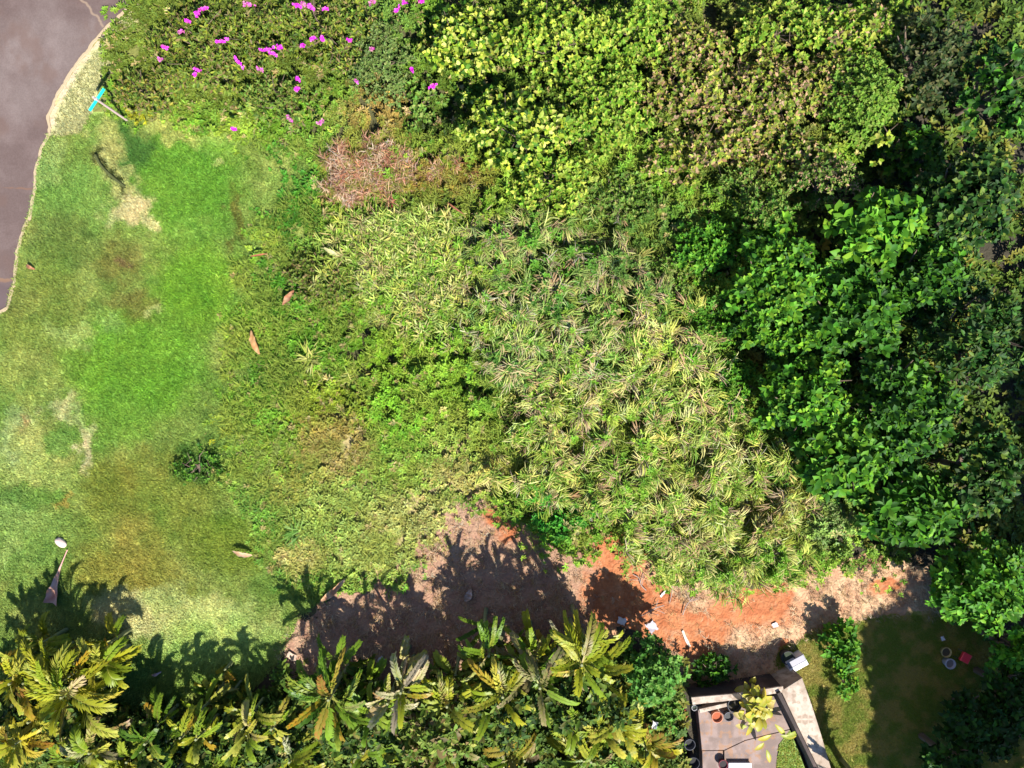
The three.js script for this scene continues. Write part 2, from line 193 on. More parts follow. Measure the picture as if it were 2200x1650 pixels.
{ const BED = [[1672, 1604], [1694, 1570], [1726, 1648], [1770, 1760], [1666, 1760], [1668, 1645]]; scatter('bed_grass', 'small bright green grass wedge inside the patio by the path wall', [tuftGeo(6, 0.13, 0.022, 1.1, WHITE, 0.22, 2, 0.07)], GRASS, fill(3000, boxOf(BED), (x, y) => inPoly(BED, x, y) ? 1 : 0, (px, py) => { const w = W(px, py, 0.52); return [w.x, 0.515, w.z, R() * 6.3, rr(0.6, 1.1), vary([C(160, 190, 84), C(140, 176, 66), C(190, 190, 100)], 0.15)()]; })); }
// knee-high leafy weeds with the colours of their patches
const WEED_SPOTS = [
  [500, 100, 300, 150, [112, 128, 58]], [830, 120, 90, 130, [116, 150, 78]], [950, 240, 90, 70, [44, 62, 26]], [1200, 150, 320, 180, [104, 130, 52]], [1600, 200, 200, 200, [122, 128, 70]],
  [600, 400, 90, 90, [78, 138, 50]], [690, 330, 60, 40, [120, 160, 70]], [640, 470, 60, 50, [74, 128, 42]], [680, 590, 110, 80, [98, 132, 56]], [600, 620, 60, 60, [84, 140, 46]], [800, 560, 60, 40, [92, 128, 48]], [760, 260, 60, 40, [150, 160, 88]], [820, 240, 60, 60, [168, 142, 92]], [800, 310, 70, 40, [158, 162, 82]], [955, 390, 110, 40, [150, 132, 70]], [940, 450, 90, 30, [112, 132, 58]],
  [880, 700, 60, 50, [126, 184, 52]], [840, 760, 100, 60, [134, 170, 56]], [700, 720, 100, 80, [108, 152, 52]], [600, 800, 90, 70, [92, 138, 46]], [700, 880, 90, 70, [140, 158, 58]], [720, 960, 80, 70, [172, 154, 90]], [640, 1030, 80, 60, [156, 158, 72]], [560, 960, 70, 80, [128, 156, 54]], [455, 930, 34, 26, [184, 186, 54]], [560, 880, 60, 50, [116, 160, 56]],
  [880, 900, 80, 80, [128, 178, 58]], [950, 820, 80, 90, [140, 178, 66]], [870, 1030, 80, 60, [146, 172, 68]], [760, 1110, 140, 70, [164, 182, 86]], [900, 1130, 120, 70, [186, 186, 106]], [700, 1170, 90, 50, [158, 180, 84]], [640, 1200, 60, 40, [196, 186, 110]], [1010, 1010, 90, 50, [200, 188, 112]], [980, 940, 70, 60, [156, 178, 80]], [820, 1190, 90, 50, [174, 186, 96]],
  [1190, 1090, 70, 60, [70, 148, 52]], [1250, 530, 60, 40, [88, 150, 56]], [1400, 520, 130, 70, [112, 148, 74]], [1500, 690, 110, 70, [92, 142, 56]], [1300, 480, 90, 50, [104, 138, 66]], [1100, 800, 80, 60, [86, 136, 60]], [1080, 650, 60, 60, [104, 142, 64]], [1200, 640, 90, 60, [84, 132, 58]], [1350, 620, 100, 60, [98, 134, 70]], [1660, 1200, 90, 40, [116, 164, 52]], [1770, 1120, 70, 60, [150, 180, 108]], [1650, 1090, 60, 50, [146, 142, 74]], [1870, 1200, 80, 30, [110, 140, 56]], [1560, 800, 60, 60, [112, 158, 58]], [1180, 560, 120, 80, [104, 156, 62]], [1320, 700, 90, 60, [110, 158, 64]], [1420, 850, 80, 60, [124, 162, 70]], [1720, 460, 60, 60, [104, 140, 64]],
].map(s => [s[0], s[1], s[2], s[3], C(...s[4])]);
const WEEDS = [[480, 275], [330, 225], [225, 235], [240, 130], [330, -40], [1880, -40], [1900, 300], [1720, 420], [1680, 560], [1560, 720], [1620, 860], [1700, 1000], [1860, 1060], [1930, 1180], [1830, 1215], [1700, 1230], [1580, 1265], [1440, 1230], [1390, 1190], [1260, 1130], [1250, 1170], [1150, 1170], [1120, 1100], [1050, 1050], [960, 1060], [930, 1140], [870, 1230], [760, 1270], [640, 1270], [590, 1190], [540, 1100], [460, 1040], [480, 960], [440, 860], [480, 760], [510, 640], [530, 550], [560, 470], [640, 410], [690, 350]];
const CANE = [[1010, 520], [1150, 470], [1250, 520], [1330, 560], [1400, 620], [1490, 690], [1480, 780], [1560, 840], [1620, 960], [1700, 1020], [1690, 1130], [1640, 1230], [1580, 1250], [1400, 1200], [1330, 1110], [1260, 1095], [1130, 1060], [1080, 980], [1120, 900], [1060, 800], [1020, 700]];
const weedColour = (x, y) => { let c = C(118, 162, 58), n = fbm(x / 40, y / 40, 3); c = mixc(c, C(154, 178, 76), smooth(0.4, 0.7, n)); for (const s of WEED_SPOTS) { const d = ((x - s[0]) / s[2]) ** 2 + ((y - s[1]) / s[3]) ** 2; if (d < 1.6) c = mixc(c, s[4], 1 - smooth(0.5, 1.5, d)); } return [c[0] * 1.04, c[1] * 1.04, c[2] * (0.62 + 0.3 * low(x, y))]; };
const ramp = (x, y) => y < 300 ? 1 : smooth(430, 840, x + 240 * (fbm(x / 70, y / 70, 3) - 0.5) + 60 * smooth(900, 1100, y));
const mound = (x, y) => smooth(0.36, 0.66, fbm(x / 24 + 5, y / 24 - 2, 3));
const tallness = (x, y) => (1 - 0.75 * low(x, y)) * 0.22 + (1 - 0.9 * low(x, y)) * 0.75 * smooth(500, 1100, x) * (0.4 + fbm(x / 45, y / 45, 3));
{
  const geos = [0, 1, 2, 3, 4].map(() => sprigGeo(3, rr(0.12, 0.2), rr(0.05, 0.08), WHITE, 0.22, 0.12));
  scatter('leafy_weeds', 'knee high leafy green weeds covering the middle of the lot', geos, LEAF, fill(170000, boxOf(WEEDS), (x, y) => warped(WEEDS, x, y, 110) && R() < 0.1 + 0.9 * ramp(x, y) ? smooth(0.38, 0.52, fbm(x / 17, y / 17, 3) + 0.1 * (1 - smooth(500, 800, x))) : 0, (px, py, x, z) => { const sp = vn(px / 16 + 70, py / 16), c = weedColour(px + 24 * gauss(), py + 24 * gauss()), s = (0.98 + 0.75 * sp * sp + 0.2 * sp) * (1 + 0.22 * gauss()), d = R() < 0.07 ? mixc(c, C(190, 160, 110), 0.7) : c; return [x, gy(x, z) + (0.2 + 0.9 * mound(px, py)) * (tallness(px, py) + 0.12) * (0.2 + 0.8 * ramp(px, py)) * rr(0.3, 1) + (inPoly(CANE, px, py) ? 0.45 * mound(px, py) : 0) - 0.08, z, R() * 6.3, rr(0.6, 1.25), d.map(v => v * s), 0.3 * gauss(), 0.3 * gauss()]; }));
}
scatter('mixed_long_grass', 'loose long green grass blades growing up through the leafy weeds', [0, 1, 2, 3].map(() => tuftGeo(7, 0.42, 0.026, 1.2, WHITE, 0.25, 3, 0.08)), GRASS, fill(26000, [480, 300, 1750, 1290], (x, y) => warped(WEEDS, x, y, 60) ? smooth(0.38, 0.6, fbm(x / 40 + 8, y / 40, 3)) : 0, (px, py, x, z) => { const c = mixc(weedColour(px, py), C(200, 214, 92), 0.3 + 0.25 * R()); return [x, gy(x, z) + tallness(px, py) * rr(0.3, 0.9) - 0.05, z, R() * 6.3, rr(0.6, 1.2), c, 0.3 * gauss(), 0.3 * gauss()]; }));
const flow = (x, y) => 6.28 * fbm(x / 160, y / 160, 2) * 1.6 + 1.2;
{ // pale long grass, straw coloured cane grass, dry straw
  const PALE = [[700, 545], [770, 480], [960, 480], [1000, 550], [1020, 660], [1005, 730], [905, 730], [890, 630], [850, 590], [760, 570]];
  const one = (n, len, wid, lean, sp) => [0, 1, 2, 3, 4, 5].map(() => tuftGeo(n, len, wid, lean, WHITE, 0.25, 4, sp));
  const LIME = [C(206, 218, 122), C(188, 208, 106), C(226, 226, 152), C(156, 188, 84), C(140, 176, 70), C(186, 172, 112)];
  const patch = (poly, n, dens, pal, h0, h1, wob) => fill(n, boxOf(poly).map((v, i) => v + (i < 2 ? -20 : 20)), (x, y) => (warped(poly, x, y, wob) ? dens : 0) * smooth(0.36, 0.48, fbm(x / 14 + 3, y / 14, 3)), (px, py, x, z) => { const c = vary(pal(px, py), 0.16)().map(v => v * 1.12); return [x, gy(x, z) + rr(h0, h1) - 0.1, z, R() * 6.3, rr(0.7, 1.2), c, 0.3 * gauss(), 0.3 * gauss()]; });
  scatter('pale_long_grass', 'band of pale yellow green long grass left of the middle of the lot', one(11, 0.55, 0.045, 1.0, 0.1), GRASS, patch(PALE, 9000, 0.9, () => LIME, 0.2, 0.8, 130).concat(fill(900, [770, 620, 880, 720], (x, y) => Math.hypot(x - 820, y - 660) < 42 ? 0.5 : 0, (px, py, x, z) => [x, gy(x, z) + 0.15, z, R() * 6.3, rr(0.6, 1), vary(LIME, 0.14)(), 0, 0])));
  const canePal = (x, y) => y < 640 ? [C(166, 188, 112), C(196, 200, 134), C(138, 166, 88), C(190, 166, 126)] : x < 1330 && y < 820 ? [C(200, 212, 136), C(164, 192, 104), C(212, 192, 142), C(132, 168, 84)] : [C(222, 226, 142), C(200, 212, 116), C(232, 224, 162), C(156, 184, 80), C(196, 168, 128), C(132, 166, 66)];
  const caneSpots = patch(CANE, 25000, 0.85, canePal, 0.1, 0.35, 110).filter(q => { const x = q[0] * PPM + 1100, y = q[2] * PPM + 825; return R() < smooth(0.34, 0.52, fbm(x / 55 + 20, y / 55, 3) + 0.16 * smooth(620, 800, y) + 0.05); });
  for (const s of caneSpots) { const px = s[0] * PPM + 1100, py = s[2] * PPM + 825; s[3] = -flow(px, py) + gauss() * 1.3; s[1] += 1.05 * mound(px, py); if (py < 640 && R() < 0.45) s[4] *= 0.6; }
  scatter('cane_grass', 'tall straw and grey green cane grass leaning every way, above the orange dirt', [0, 1, 2, 3, 4, 5].map(k => tuftGeo(9, rr(0.55, 1.0), 0.034, 1.35, WHITE, 0.36, 5, 0.16, k % 2 ? null : 0)), GRASS, caneSpots);
  const straw = [C(232, 196, 156), C(222, 184, 144), C(240, 214, 172), C(206, 160, 126), C(206, 172, 116)];
  scatter('dry_straw', 'dry pinkish straw and dead stalks lying on the bare orange dirt', [0, 1, 2, 3].map(() => tuftGeo(7, 0.36, 0.018, 2.1, WHITE, 0.2, 2, 0.14)), STRAW, fill(9000, boxOf(DIRT), (x, y) => { if (!warped(DIRT, x, y, 40)) return 0; let o = 0; for (const s of ORANGE) o = Math.max(o, 1 - smooth(0.6, 1.2, ((x - s[0]) / s[2]) ** 2 + ((y - s[1]) / s[3]) ** 2)); return (1 - 0.92 * o) * smooth(0.3, 0.55, fbm(x / 20, y / 20, 3)); }, (px, py, x, z) => [x, gy(x, z) + 0.01, z, R() * 6.3, rr(0.5, 1.1), vary(straw, 0.15)()].concat(0.2 * gauss(), 0.2 * gauss())));
  // dead red-brown twiggy weeds under the shrubs
  scatter('dead_weeds', 'patch of dead pinkish brown twiggy weeds below the flowering bush', [0, 1, 2, 3].map(() => tuftGeo(10, 0.42, 0.02, 1.5, WHITE, 0.3, 3, 0.12)), STRAW, fill(6500, [670, 300, 1060, 480], (x, y) => { const e = ((x - 820) / 115) ** 2 + ((y - 375) / 56) ** 2, f = ((x - 945) / 80) ** 2 + ((y - 385) / 30) ** 2; return smooth(0.42, 0.6, fbm(x / 20 + 9, y / 20, 3) + 0.12 - 0.2 * Math.min(e, 1.6 * f)); }, (px, py, x, z) => [x, gy(x, z) + rr(0.25, 0.75), z, R() * 6.3, rr(0.7, 1.3), vary([C(222, 172, 138), C(206, 146, 112), C(232, 198, 160), C(170, 112, 84), C(186, 164, 96), C(150, 150, 70)], 0.22)(), 0.3 * gauss(), 0.3 * gauss()]));
  // low growth in the shade under the broad-leaved plants and the trees
  const SH = [[-60, 1500], [300, 1520], [520, 1500], [640, 1440], [900, 1500], [1000, 1420], [1300, 1400], [1450, 1400], [1470, 1700], [-60, 1700]], GR = [[1600, 430], [1800, 300], [1850, -40], [2260, -40], [2260, 1420], [2060, 1320], [1980, 1200], [1900, 1160], [1750, 1040], [1640, 860], [1570, 720]];
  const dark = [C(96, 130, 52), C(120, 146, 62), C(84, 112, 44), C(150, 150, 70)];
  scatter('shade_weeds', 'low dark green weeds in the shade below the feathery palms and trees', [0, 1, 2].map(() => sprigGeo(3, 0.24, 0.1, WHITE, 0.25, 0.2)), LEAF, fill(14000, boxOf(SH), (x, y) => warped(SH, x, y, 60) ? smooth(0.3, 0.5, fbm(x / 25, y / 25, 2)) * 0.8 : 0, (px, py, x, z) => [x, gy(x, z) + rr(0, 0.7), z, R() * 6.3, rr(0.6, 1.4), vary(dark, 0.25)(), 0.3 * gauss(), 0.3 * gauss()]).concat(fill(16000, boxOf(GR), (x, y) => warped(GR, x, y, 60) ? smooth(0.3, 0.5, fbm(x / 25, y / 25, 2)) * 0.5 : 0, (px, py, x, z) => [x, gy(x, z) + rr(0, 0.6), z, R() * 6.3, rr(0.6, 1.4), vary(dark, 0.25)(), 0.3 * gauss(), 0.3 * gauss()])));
}

// ---------------------------------------------------------------- shrubs and trees
function limbs(root, top, n, spread, r0, mat = BARK) {   // a tapered trunk with limbs, foot at the origin
  const gs = [], tube = (a, b, ra, rb) => { const d = V().subVectors(b, a), g = new THREE.CylinderGeometry(rb, ra, d.length(), 7, 2, true); g.translate(0, d.length() / 2, 0); g.applyQuaternion(new THREE.Quaternion().setFromUnitVectors(V(0, 1, 0), d.clone().normalize())); g.translate(a.x, a.y, a.z); gs.push(g); };
  const fork = V(gauss() * 0.1, top * 0.45, gauss() * 0.1); tube(V(0, -0.2, 0), fork, r0, r0 * 0.7);
  for (let k = 0; k < n; k++) { const a = k / n * 6.28 + R(), m = V(Math.cos(a) * spread * 0.45, top * rr(0.62, 0.75), Math.sin(a) * spread * 0.45), e = V(Math.cos(a + 0.3) * spread * 0.8, top * rr(0.85, 1), Math.sin(a + 0.3) * spread * 0.8); tube(fork, m, r0 * 0.55, r0 * 0.35); tube(m, e, r0 * 0.35, r0 * 0.12); tube(m, V(m.x * 0.6 + gauss() * 0.4, top * rr(0.85, 1), m.z * 0.6 + gauss() * 0.4), r0 * 0.25, r0 * 0.1); }
  return part('trunk', mergeGeometries(gs), mat, root);
}
// A plant whose leaves fill uneven lobes. c: picture centre at crown height; rx, ry: picture radii; h: height of the top
function bush(name, label, cat, [px, py], [rx, ry], h, o) {
  const { pal, amt = 0.25, len = 0.25, wid = 0.11, n = 6, open = 0.95, dens = 20, lobes = 9, lobeR = 0.5, mat = LEAF, trunkR = 0.06, inner = 0.25, group, flat = 0.75, accents = [] } = o;
  const ctr = W(px, py, h * 0.8), root = thing(name, label, cat, V(ctr.x, gy(ctr.x, ctr.z), ctr.z), 0, group), k = (1 - h / H) / PPM, ax = rx * k, az = ry * k, b = new Buf(), col = vary(pal, amt), L = [];
  for (let i = 0; i < lobes; i++) { const a = i * 2.4 + R(), q = Math.sqrt((i + 0.5) / lobes) * 0.86, r = lobeR * Math.min(ax, az) * rr(0.7, 1.25); L.push([V(Math.cos(a) * q * Math.max(ax - r * 0.6, 0.1), Math.max(r * 0.5, h - r * flat - (q * q) * h * 0.4 * rr(0.5, 1.5) - rr(0, 0.12) * h), Math.sin(a) * q * Math.max(az - r * 0.6, 0.1)), r, rr(0.85, 1.15)]); }
  const area = L.reduce((s, l) => s + l[1] * l[1], 0) * 3.14, N = Math.round(area * dens);
  for (let i = 0; i < N; i++) {
    let t = R() * area / 3.14, l = L[0]; for (const q of L) { t -= q[1] * q[1]; l = q; if (t <= 0) break; }
    const y = rr(-0.35, 1), a = R() * 6.28, s = Math.sqrt(1 - Math.min(1, y * y)), d = V(Math.cos(a) * s, y, Math.sin(a) * s), deep = R() < inner, q = l[1] * (deep ? rr(0.4, 0.8) : rr(0.8, 1.08));
    const P = V(l[0].x + d.x * q, l[0].y + d.y * q * flat, l[0].z + d.z * q), axis = d.clone().multiplyScalar(0.8).add(V(gauss() * 0.35, 0.75, gauss() * 0.35)).normalize(), sc = rr(0.75, 1.25);
    whorl(b, P, axis, n, len * sc, wid * sc, open, () => { const c = col(); return [c[0] * l[2], c[1] * l[2], c[2] * l[2]]; }, o.tip);
  }
  limbs(root, h * 0.85, Math.min(7, Math.max(4, lobes >> 1)), Math.min(ax, az) * 0.9, trunkR);
  tag(part('crown', b.geo(), mat, root), null, null, null, 'stuff');
  for (const f of accents) f(root, L, ctr);
  return root;
}
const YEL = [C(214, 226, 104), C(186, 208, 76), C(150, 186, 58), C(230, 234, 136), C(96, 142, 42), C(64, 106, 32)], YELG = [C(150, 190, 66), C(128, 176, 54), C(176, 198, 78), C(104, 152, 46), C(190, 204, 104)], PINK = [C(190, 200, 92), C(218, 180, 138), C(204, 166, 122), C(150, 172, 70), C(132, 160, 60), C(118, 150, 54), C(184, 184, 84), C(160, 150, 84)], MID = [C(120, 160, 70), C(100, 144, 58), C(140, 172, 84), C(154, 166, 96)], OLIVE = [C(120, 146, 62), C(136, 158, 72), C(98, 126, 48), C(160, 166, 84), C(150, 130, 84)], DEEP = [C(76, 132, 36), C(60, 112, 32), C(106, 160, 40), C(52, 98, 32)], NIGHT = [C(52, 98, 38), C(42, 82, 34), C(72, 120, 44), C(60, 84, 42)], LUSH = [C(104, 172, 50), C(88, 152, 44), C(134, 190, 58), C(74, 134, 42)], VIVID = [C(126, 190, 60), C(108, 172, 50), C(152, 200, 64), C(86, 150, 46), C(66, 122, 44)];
const Yo = { pal: YEL, len: 0.25, wid: 0.15, n: 7, dens: 12, lobes: 26, lobeR: 0.25, open: 0.85, inner: 0.3, amt: 0.34 }, Go = { ...Yo, pal: YELG, len: 0.19, wid: 0.09, dens: 24 }, Po = { ...Yo, pal: PINK, len: 0.21, wid: 0.1, dens: 21, n: 7, lobes: 28, lobeR: 0.25 }, Mo = { ...Yo, pal: MID, len: 0.15, wid: 0.06, dens: 40, n: 6 };
bush('yellow_green_shrub', 'bright yellow leaved shrub at the top edge, right next to the pink flowering bush', 'shrub', [1010, 80], [120, 115], 2.8, Yo);
bush('yellow_green_shrub', 'yellow green shrub with a few long shoots at the top centre of the photo', 'shrub', [1200, 70], [130, 110], 3, { ...Go, pal: [...YELG, YEL[0], YEL[1]] });
bush('yellow_green_shrub', 'bright yellow leaved round shrub directly above the dead brown weeds, below a black gap', 'shrub', [1110, 270], [150, 105], 3.6, Yo);
bush('yellow_green_shrub', 'fresh green shrub between the yellow leaved shrubs and the pinkish dry shrubs', 'shrub', [1300, 210], [120, 150], 2.6, Go);
bush('yellow_green_shrub', 'lowest of the yellow green shrubs, reaching down to the grey green cane grass', 'shrub', [1190, 380], [120, 85], 2.1, { ...Go, pal: [...YELG, YEL[0]] });
bush('yellow_green_shrub', 'green shrub at the top edge left of the pale dry tipped shrubs', 'shrub', [1370, 50], [110, 90], 2.7, Go);
bush('shaded_shrub', 'small half shaded green shrub left of the black gap between the yellow shrubs', 'shrub', [900, 215], [55, 75], 1.3, { ...Go, lobes: 6, lobeR: 0.5, dens: 20, pal: MID });
bush('dry_tipped_shrub', 'shrub with pinkish dry tips, left of the two along the top', 'shrub', [1490, 150], [130, 140], 2.4, Po);
bush('dry_tipped_shrub', 'olive and pink dry tipped shrub beside the bright vine mound', 'shrub', [1650, 200], [130, 130], 2.4, Po);
bush('dry_tipped_shrub', 'lower pinkish green shrub bordering the dark trees and the weeds', 'shrub', [1530, 320], [180, 80], 2, Po);
bush('dry_tipped_shrub', 'yellow green loose shrub at the top edge left of the dark wood', 'shrub', [1690, 50], [150, 80], 2.6, { ...Po, pal: [...YELG, PINK[0]] });
bush('dry_tipped_shrub', 'dull pinkish shrub below the vine mound, at the edge of the dark trees', 'shrub', [1730, 330], [110, 80], 2.2, { ...Po, pal: [...PINK, ...MID] });
bush('dry_tipped_shrub', 'yellow green shrub between the vine mound and the top edge', 'shrub', [1830, 60], [110, 80], 2.6, { ...Po, pal: [...YELG, PINK[0], PINK[1]] });
bush('dry_tipped_shrub', 'olive shrub left of the vine mound, below the loose yellow green shrub', 'shrub', [1780, 170], [80, 90], 2.3, Po);
bush('vine_mound', 'bright green mound of vines with a small dark hole, against the dark wood', 'vines', [1868, 190], [88, 112], 3.2, { ...Mo, pal: [C(138, 182, 72), C(122, 168, 62), C(158, 186, 90)], len: 0.15, wid: 0.07, dens: 44, lobes: 18, lobeR: 0.36, amt: 0.25, inner: 0.15 });
bush('round_leaved_shrub', 'small shrub of scattered yellow leaves just below the vine mound', 'shrub', [1915, 300], [70, 60], 2.4, { ...Yo, lobes: 8, dens: 12 });
bush('weed_thicket', 'grey green thicket below the lowest yellow green shrub', 'shrub', [1330, 420], [140, 70], 1.5, Mo);
bush('weed_thicket', 'green thicket left of the bright lobed tree', 'shrub', [1460, 600], [110, 80], 1.4, { ...Mo, pal: [...MID, DEEP[2]] });
bush('weed_thicket', 'pale green thicket above the bright lobed tree', 'shrub', [1620, 400], [120, 60], 1.8, Mo);
bush('weed_thicket', 'broad leaved green weeds touching the left side of the shadowed tree', 'shrub', [1540, 700], [70, 60], 1.5, { ...Mo, pal: LUSH });
bush('weed_thicket', 'mid green thicket left of the dark tree, at the right end of the cane grass', 'shrub', [1585, 830], [60, 90], 1.6, { ...Mo, pal: LUSH });
bush('weed_thicket', 'olive green thicket at the lower right end of the cane grass', 'shrub', [1670, 1010], [60, 80], 1.3, { ...Mo, pal: [...MID, LUSH[0]] });
bush('weed_thicket', 'mid green leafy thicket above the cane grass, beside the bright large leaved tree', 'shrub', [1530, 530], [90, 80], 2, { ...Mo, pal: LUSH, len: 0.2, wid: 0.09, dens: 28 });
bush('weed_thicket', 'pale green tall thicket between the dull pinkish shrub and the brightest large lobed leaves', 'shrub', [1790, 385], [95, 65], 3.2, { ...Mo, pal: [...MID, PINK[1]] });
bush('weed_thicket', 'tall olive thicket above the bright large leaved tree', 'shrub', [1650, 460], [85, 60], 2.8, { ...Mo, pal: [...MID, LUSH[1]] });
bush('weed_thicket', 'green creeper heap in the upper part of the cane grass', 'shrub', [1250, 560], [70, 50], 1.3, { ...Mo, pal: [...LUSH, MID[0]] });
bush('weed_thicket', 'fresh green weed bush growing out of the bare dirt', 'shrub', [1190, 1095], [58, 62], 0.9, { ...Mo, pal: [C(84, 158, 56), C(68, 138, 48), C(110, 172, 70)], len: 0.2, wid: 0.09, dens: 32, lobes: 8, lobeR: 0.5 });
bush('weed_thicket', 'pale green bush at the dark tree edge above the tan dirt', 'shrub', [1780, 1120], [58, 70], 1.2, { ...Mo, pal: [C(150, 182, 112), C(126, 168, 84), C(170, 190, 130)] });
bush('weed_thicket', 'dark green weedy bush on the lawn edge near its olive patch', 'shrub', [425, 1000], [80, 50], 0.3, { ...Mo, pal: [...DEEP, MID[1], MID[0]], lobes: 14, lobeR: 0.3, dens: 30 });
bush('weed_thicket', 'dark green weed patch left of the pale long grass', 'shrub', [690, 600], [100, 76], 0.8, { ...Mo, pal: OLIVE });

// flowering bush: a low spreading mass with magenta flower heads
const PETAL = M([0.6, 0.015, 0.42], 0.6, { vertexColors: true, color: new THREE.Color(1, 1, 1) });
function flowers(list) {
  return (root) => { for (const [x, y, s] of list) { const b = new Buf(), n = Math.round(6 + s * 22), dir = rr(-0.9, 0.9), fade = R() < 0.35 ? 1 : 0; for (let i = 0; i < n; i++) { const u = gauss() * s * 0.62, v = gauss() * s * 0.13; whorl(b, V(u * Math.cos(dir) - v * Math.sin(dir), gauss() * 0.1 - Math.abs(u) * 0.3, u * Math.sin(dir) + v * Math.cos(dir)), V(gauss() * 0.7, 1, gauss() * 0.7).normalize(), 4, 0.085, 0.07, 1, vary(fade ? [[0.36, 0.07, 0.22], [0.42, 0.05, 0.3], [0.3, 0.12, 0.16]] : [[0.6, 0.014, 0.5], [0.5, 0.008, 0.4], [0.66, 0.03, 0.54], [0.4, 0.05, 0.24]], 0.2)); } const m = tag(part('blossom', b.geo(), PETAL, root), null, null, null, 'stuff'), w = W(x, y, 1.62); m.position.set(w.x - root.position.x, 1.62 - root.position.y, w.z - root.position.z); } };
}
const Bo = { pal: [...OLIVE, C(160, 172, 60), C(84, 112, 40)], amt: 0.34, len: 0.2, wid: 0.065, n: 6, dens: 26, lobes: 28, lobeR: 0.25, open: 0.9, inner: 0.3, flat: 0.7 };
bush('flowering_bush', 'olive bush with the largest magenta flower heads, beside the pale road verge', 'shrub', [430, 90], [150, 120], 1.7, { ...Bo, accents: [flowers([[577, 110, 0.62], [600, 103, 0.4], [512, 133, 0.35], [477, 88, 0.35], [433, 20, 0.32], [423, 30, 0.2], [387, 68, 0.2], [355, 102, 0.26], [345, 128, 0.16], [425, 150, 0.2], [530, 8, 0.4], [420, 160, 0.14], [403, 45, 0.15]])] });
bush('flowering_bush', 'olive bush dotted with magenta flowers along the top edge, left of the yellow shrubs', 'shrub', [690, 60], [180, 110], 1.7, { ...Bo, accents: [flowers([[640, 12, 0.32], [668, 15, 0.28], [672, 83, 0.2], [693, 83, 0.2], [752, 88, 0.22], [800, 4, 0.32], [855, 20, 0.26], [905, 2, 0.2], [652, 8, 0.2], [700, 20, 0.14], [640, 170, 0.26], [652, 98, 0.12], [868, 5, 0.16], [800, 105, 0.14]])] });
bush('flowering_bush', 'lower straggling bush with a few magenta flowers above the lawn', 'shrub', [600, 210], [110, 70], 1.2, { ...Bo, pal: [...OLIVE, ...MID], accents: [flowers([[637, 192, 0.26], [625, 258, 0.3], [690, 262, 0.18], [560, 150, 0.25], [505, 278, 0.14], [765, 174, 0.16]])] });
bush('flowering_bush', 'narrow olive bush on the verge by the teal street sign', 'shrub', [310, 190], [90, 62], 1.1, { ...Bo, pal: [...OLIVE, C(170, 160, 60)] });
bush('grey_green_bush', 'grey green vine tangle between the flowering bush and the yellow shrub', 'shrub', [815, 130], [80, 110], 1.8, { ...Bo, pal: [C(130, 156, 92), C(112, 146, 76), C(146, 160, 104)], len: 0.12, wid: 0.05, dens: 60, accents: [flowers([[930, 185, 0.2], [885, 150, 0.12]])] });
bush('yellow_ground_plant', 'small yellow leaved plant at the foot of the teal street sign', 'plant', [290, 240], [34, 26], 0.4, { pal: [C(206, 204, 54), C(176, 180, 48), C(150, 160, 50)], len: 0.16, wid: 0.05, dens: 46, lobes: 6, lobeR: 0.5, trunkR: 0.02 });

// trees of the dark wood on the right
const To = { pal: DEEP, len: 0.28, wid: 0.15, n: 7, dens: 18, lobes: 30, lobeR: 0.26, open: 1.0, inner: 0.35, mat: GLOSSY, trunkR: 0.16, amt: 0.38 };
const tree = (label, c, r, h, o = {}) => bush('leafy_tree', label, 'tree', c, r, h, { ...To, ...o });
tree('bright green large leaved tree on the left edge of the dark wood', [1690, 620], [140, 180], 3.6, { pal: [...LUSH, ...DEEP, VIVID[2], VIVID[0]], len: 0.26, wid: 0.14, dens: 26 });
tree('tree with the brightest large lobed leaves near the middle of the wood', [1900, 480], [130, 100], 4.3, { pal: [...VIVID, DEEP[0], DEEP[2]], len: 0.44, wid: 0.24, dens: 11 });
tree('deep green glossy tree behind the bright lobed leaves', [1850, 660], [140, 130], 4.0, { pal: [...DEEP, LUSH[3]], len: 0.3, wid: 0.16 });
tree('dark tree whose left edge drops into a black shadow over the cane grass', [1750, 850], [125, 125], 3.7, { pal: [...DEEP, LUSH[0], LUSH[1], VIVID[2]], len: 0.28, wid: 0.15 });
tree('tree with yellow green leaf tips hanging over the pale green bush', [1830, 980], [130, 105], 4.0, { pal: [...VIVID, ...DEEP], len: 0.36, wid: 0.19, dens: 15 });
tree('dark green tree in the middle of the wood, right of the black gap', [1960, 870], [140, 140], 4.5, { pal: [...DEEP, C(66, 110, 52)] });
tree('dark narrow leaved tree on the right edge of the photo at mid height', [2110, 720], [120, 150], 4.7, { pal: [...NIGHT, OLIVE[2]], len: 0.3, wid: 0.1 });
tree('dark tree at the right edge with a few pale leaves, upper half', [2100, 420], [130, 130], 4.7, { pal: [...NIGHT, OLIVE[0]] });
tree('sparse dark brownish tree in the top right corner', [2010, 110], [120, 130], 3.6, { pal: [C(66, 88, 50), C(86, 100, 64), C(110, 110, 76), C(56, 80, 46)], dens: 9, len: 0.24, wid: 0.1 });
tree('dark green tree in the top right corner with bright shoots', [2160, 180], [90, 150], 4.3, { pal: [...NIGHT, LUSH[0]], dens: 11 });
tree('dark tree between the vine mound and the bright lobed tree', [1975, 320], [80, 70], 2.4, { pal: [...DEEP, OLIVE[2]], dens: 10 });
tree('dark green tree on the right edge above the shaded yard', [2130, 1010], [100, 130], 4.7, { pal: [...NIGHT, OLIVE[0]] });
tree('dark spreading tree whose lower edge shades the end of the tan dirt', [1975, 1090], [120, 100], 3.7, { pal: [...DEEP, LUSH[1]], len: 0.4, wid: 0.18 });
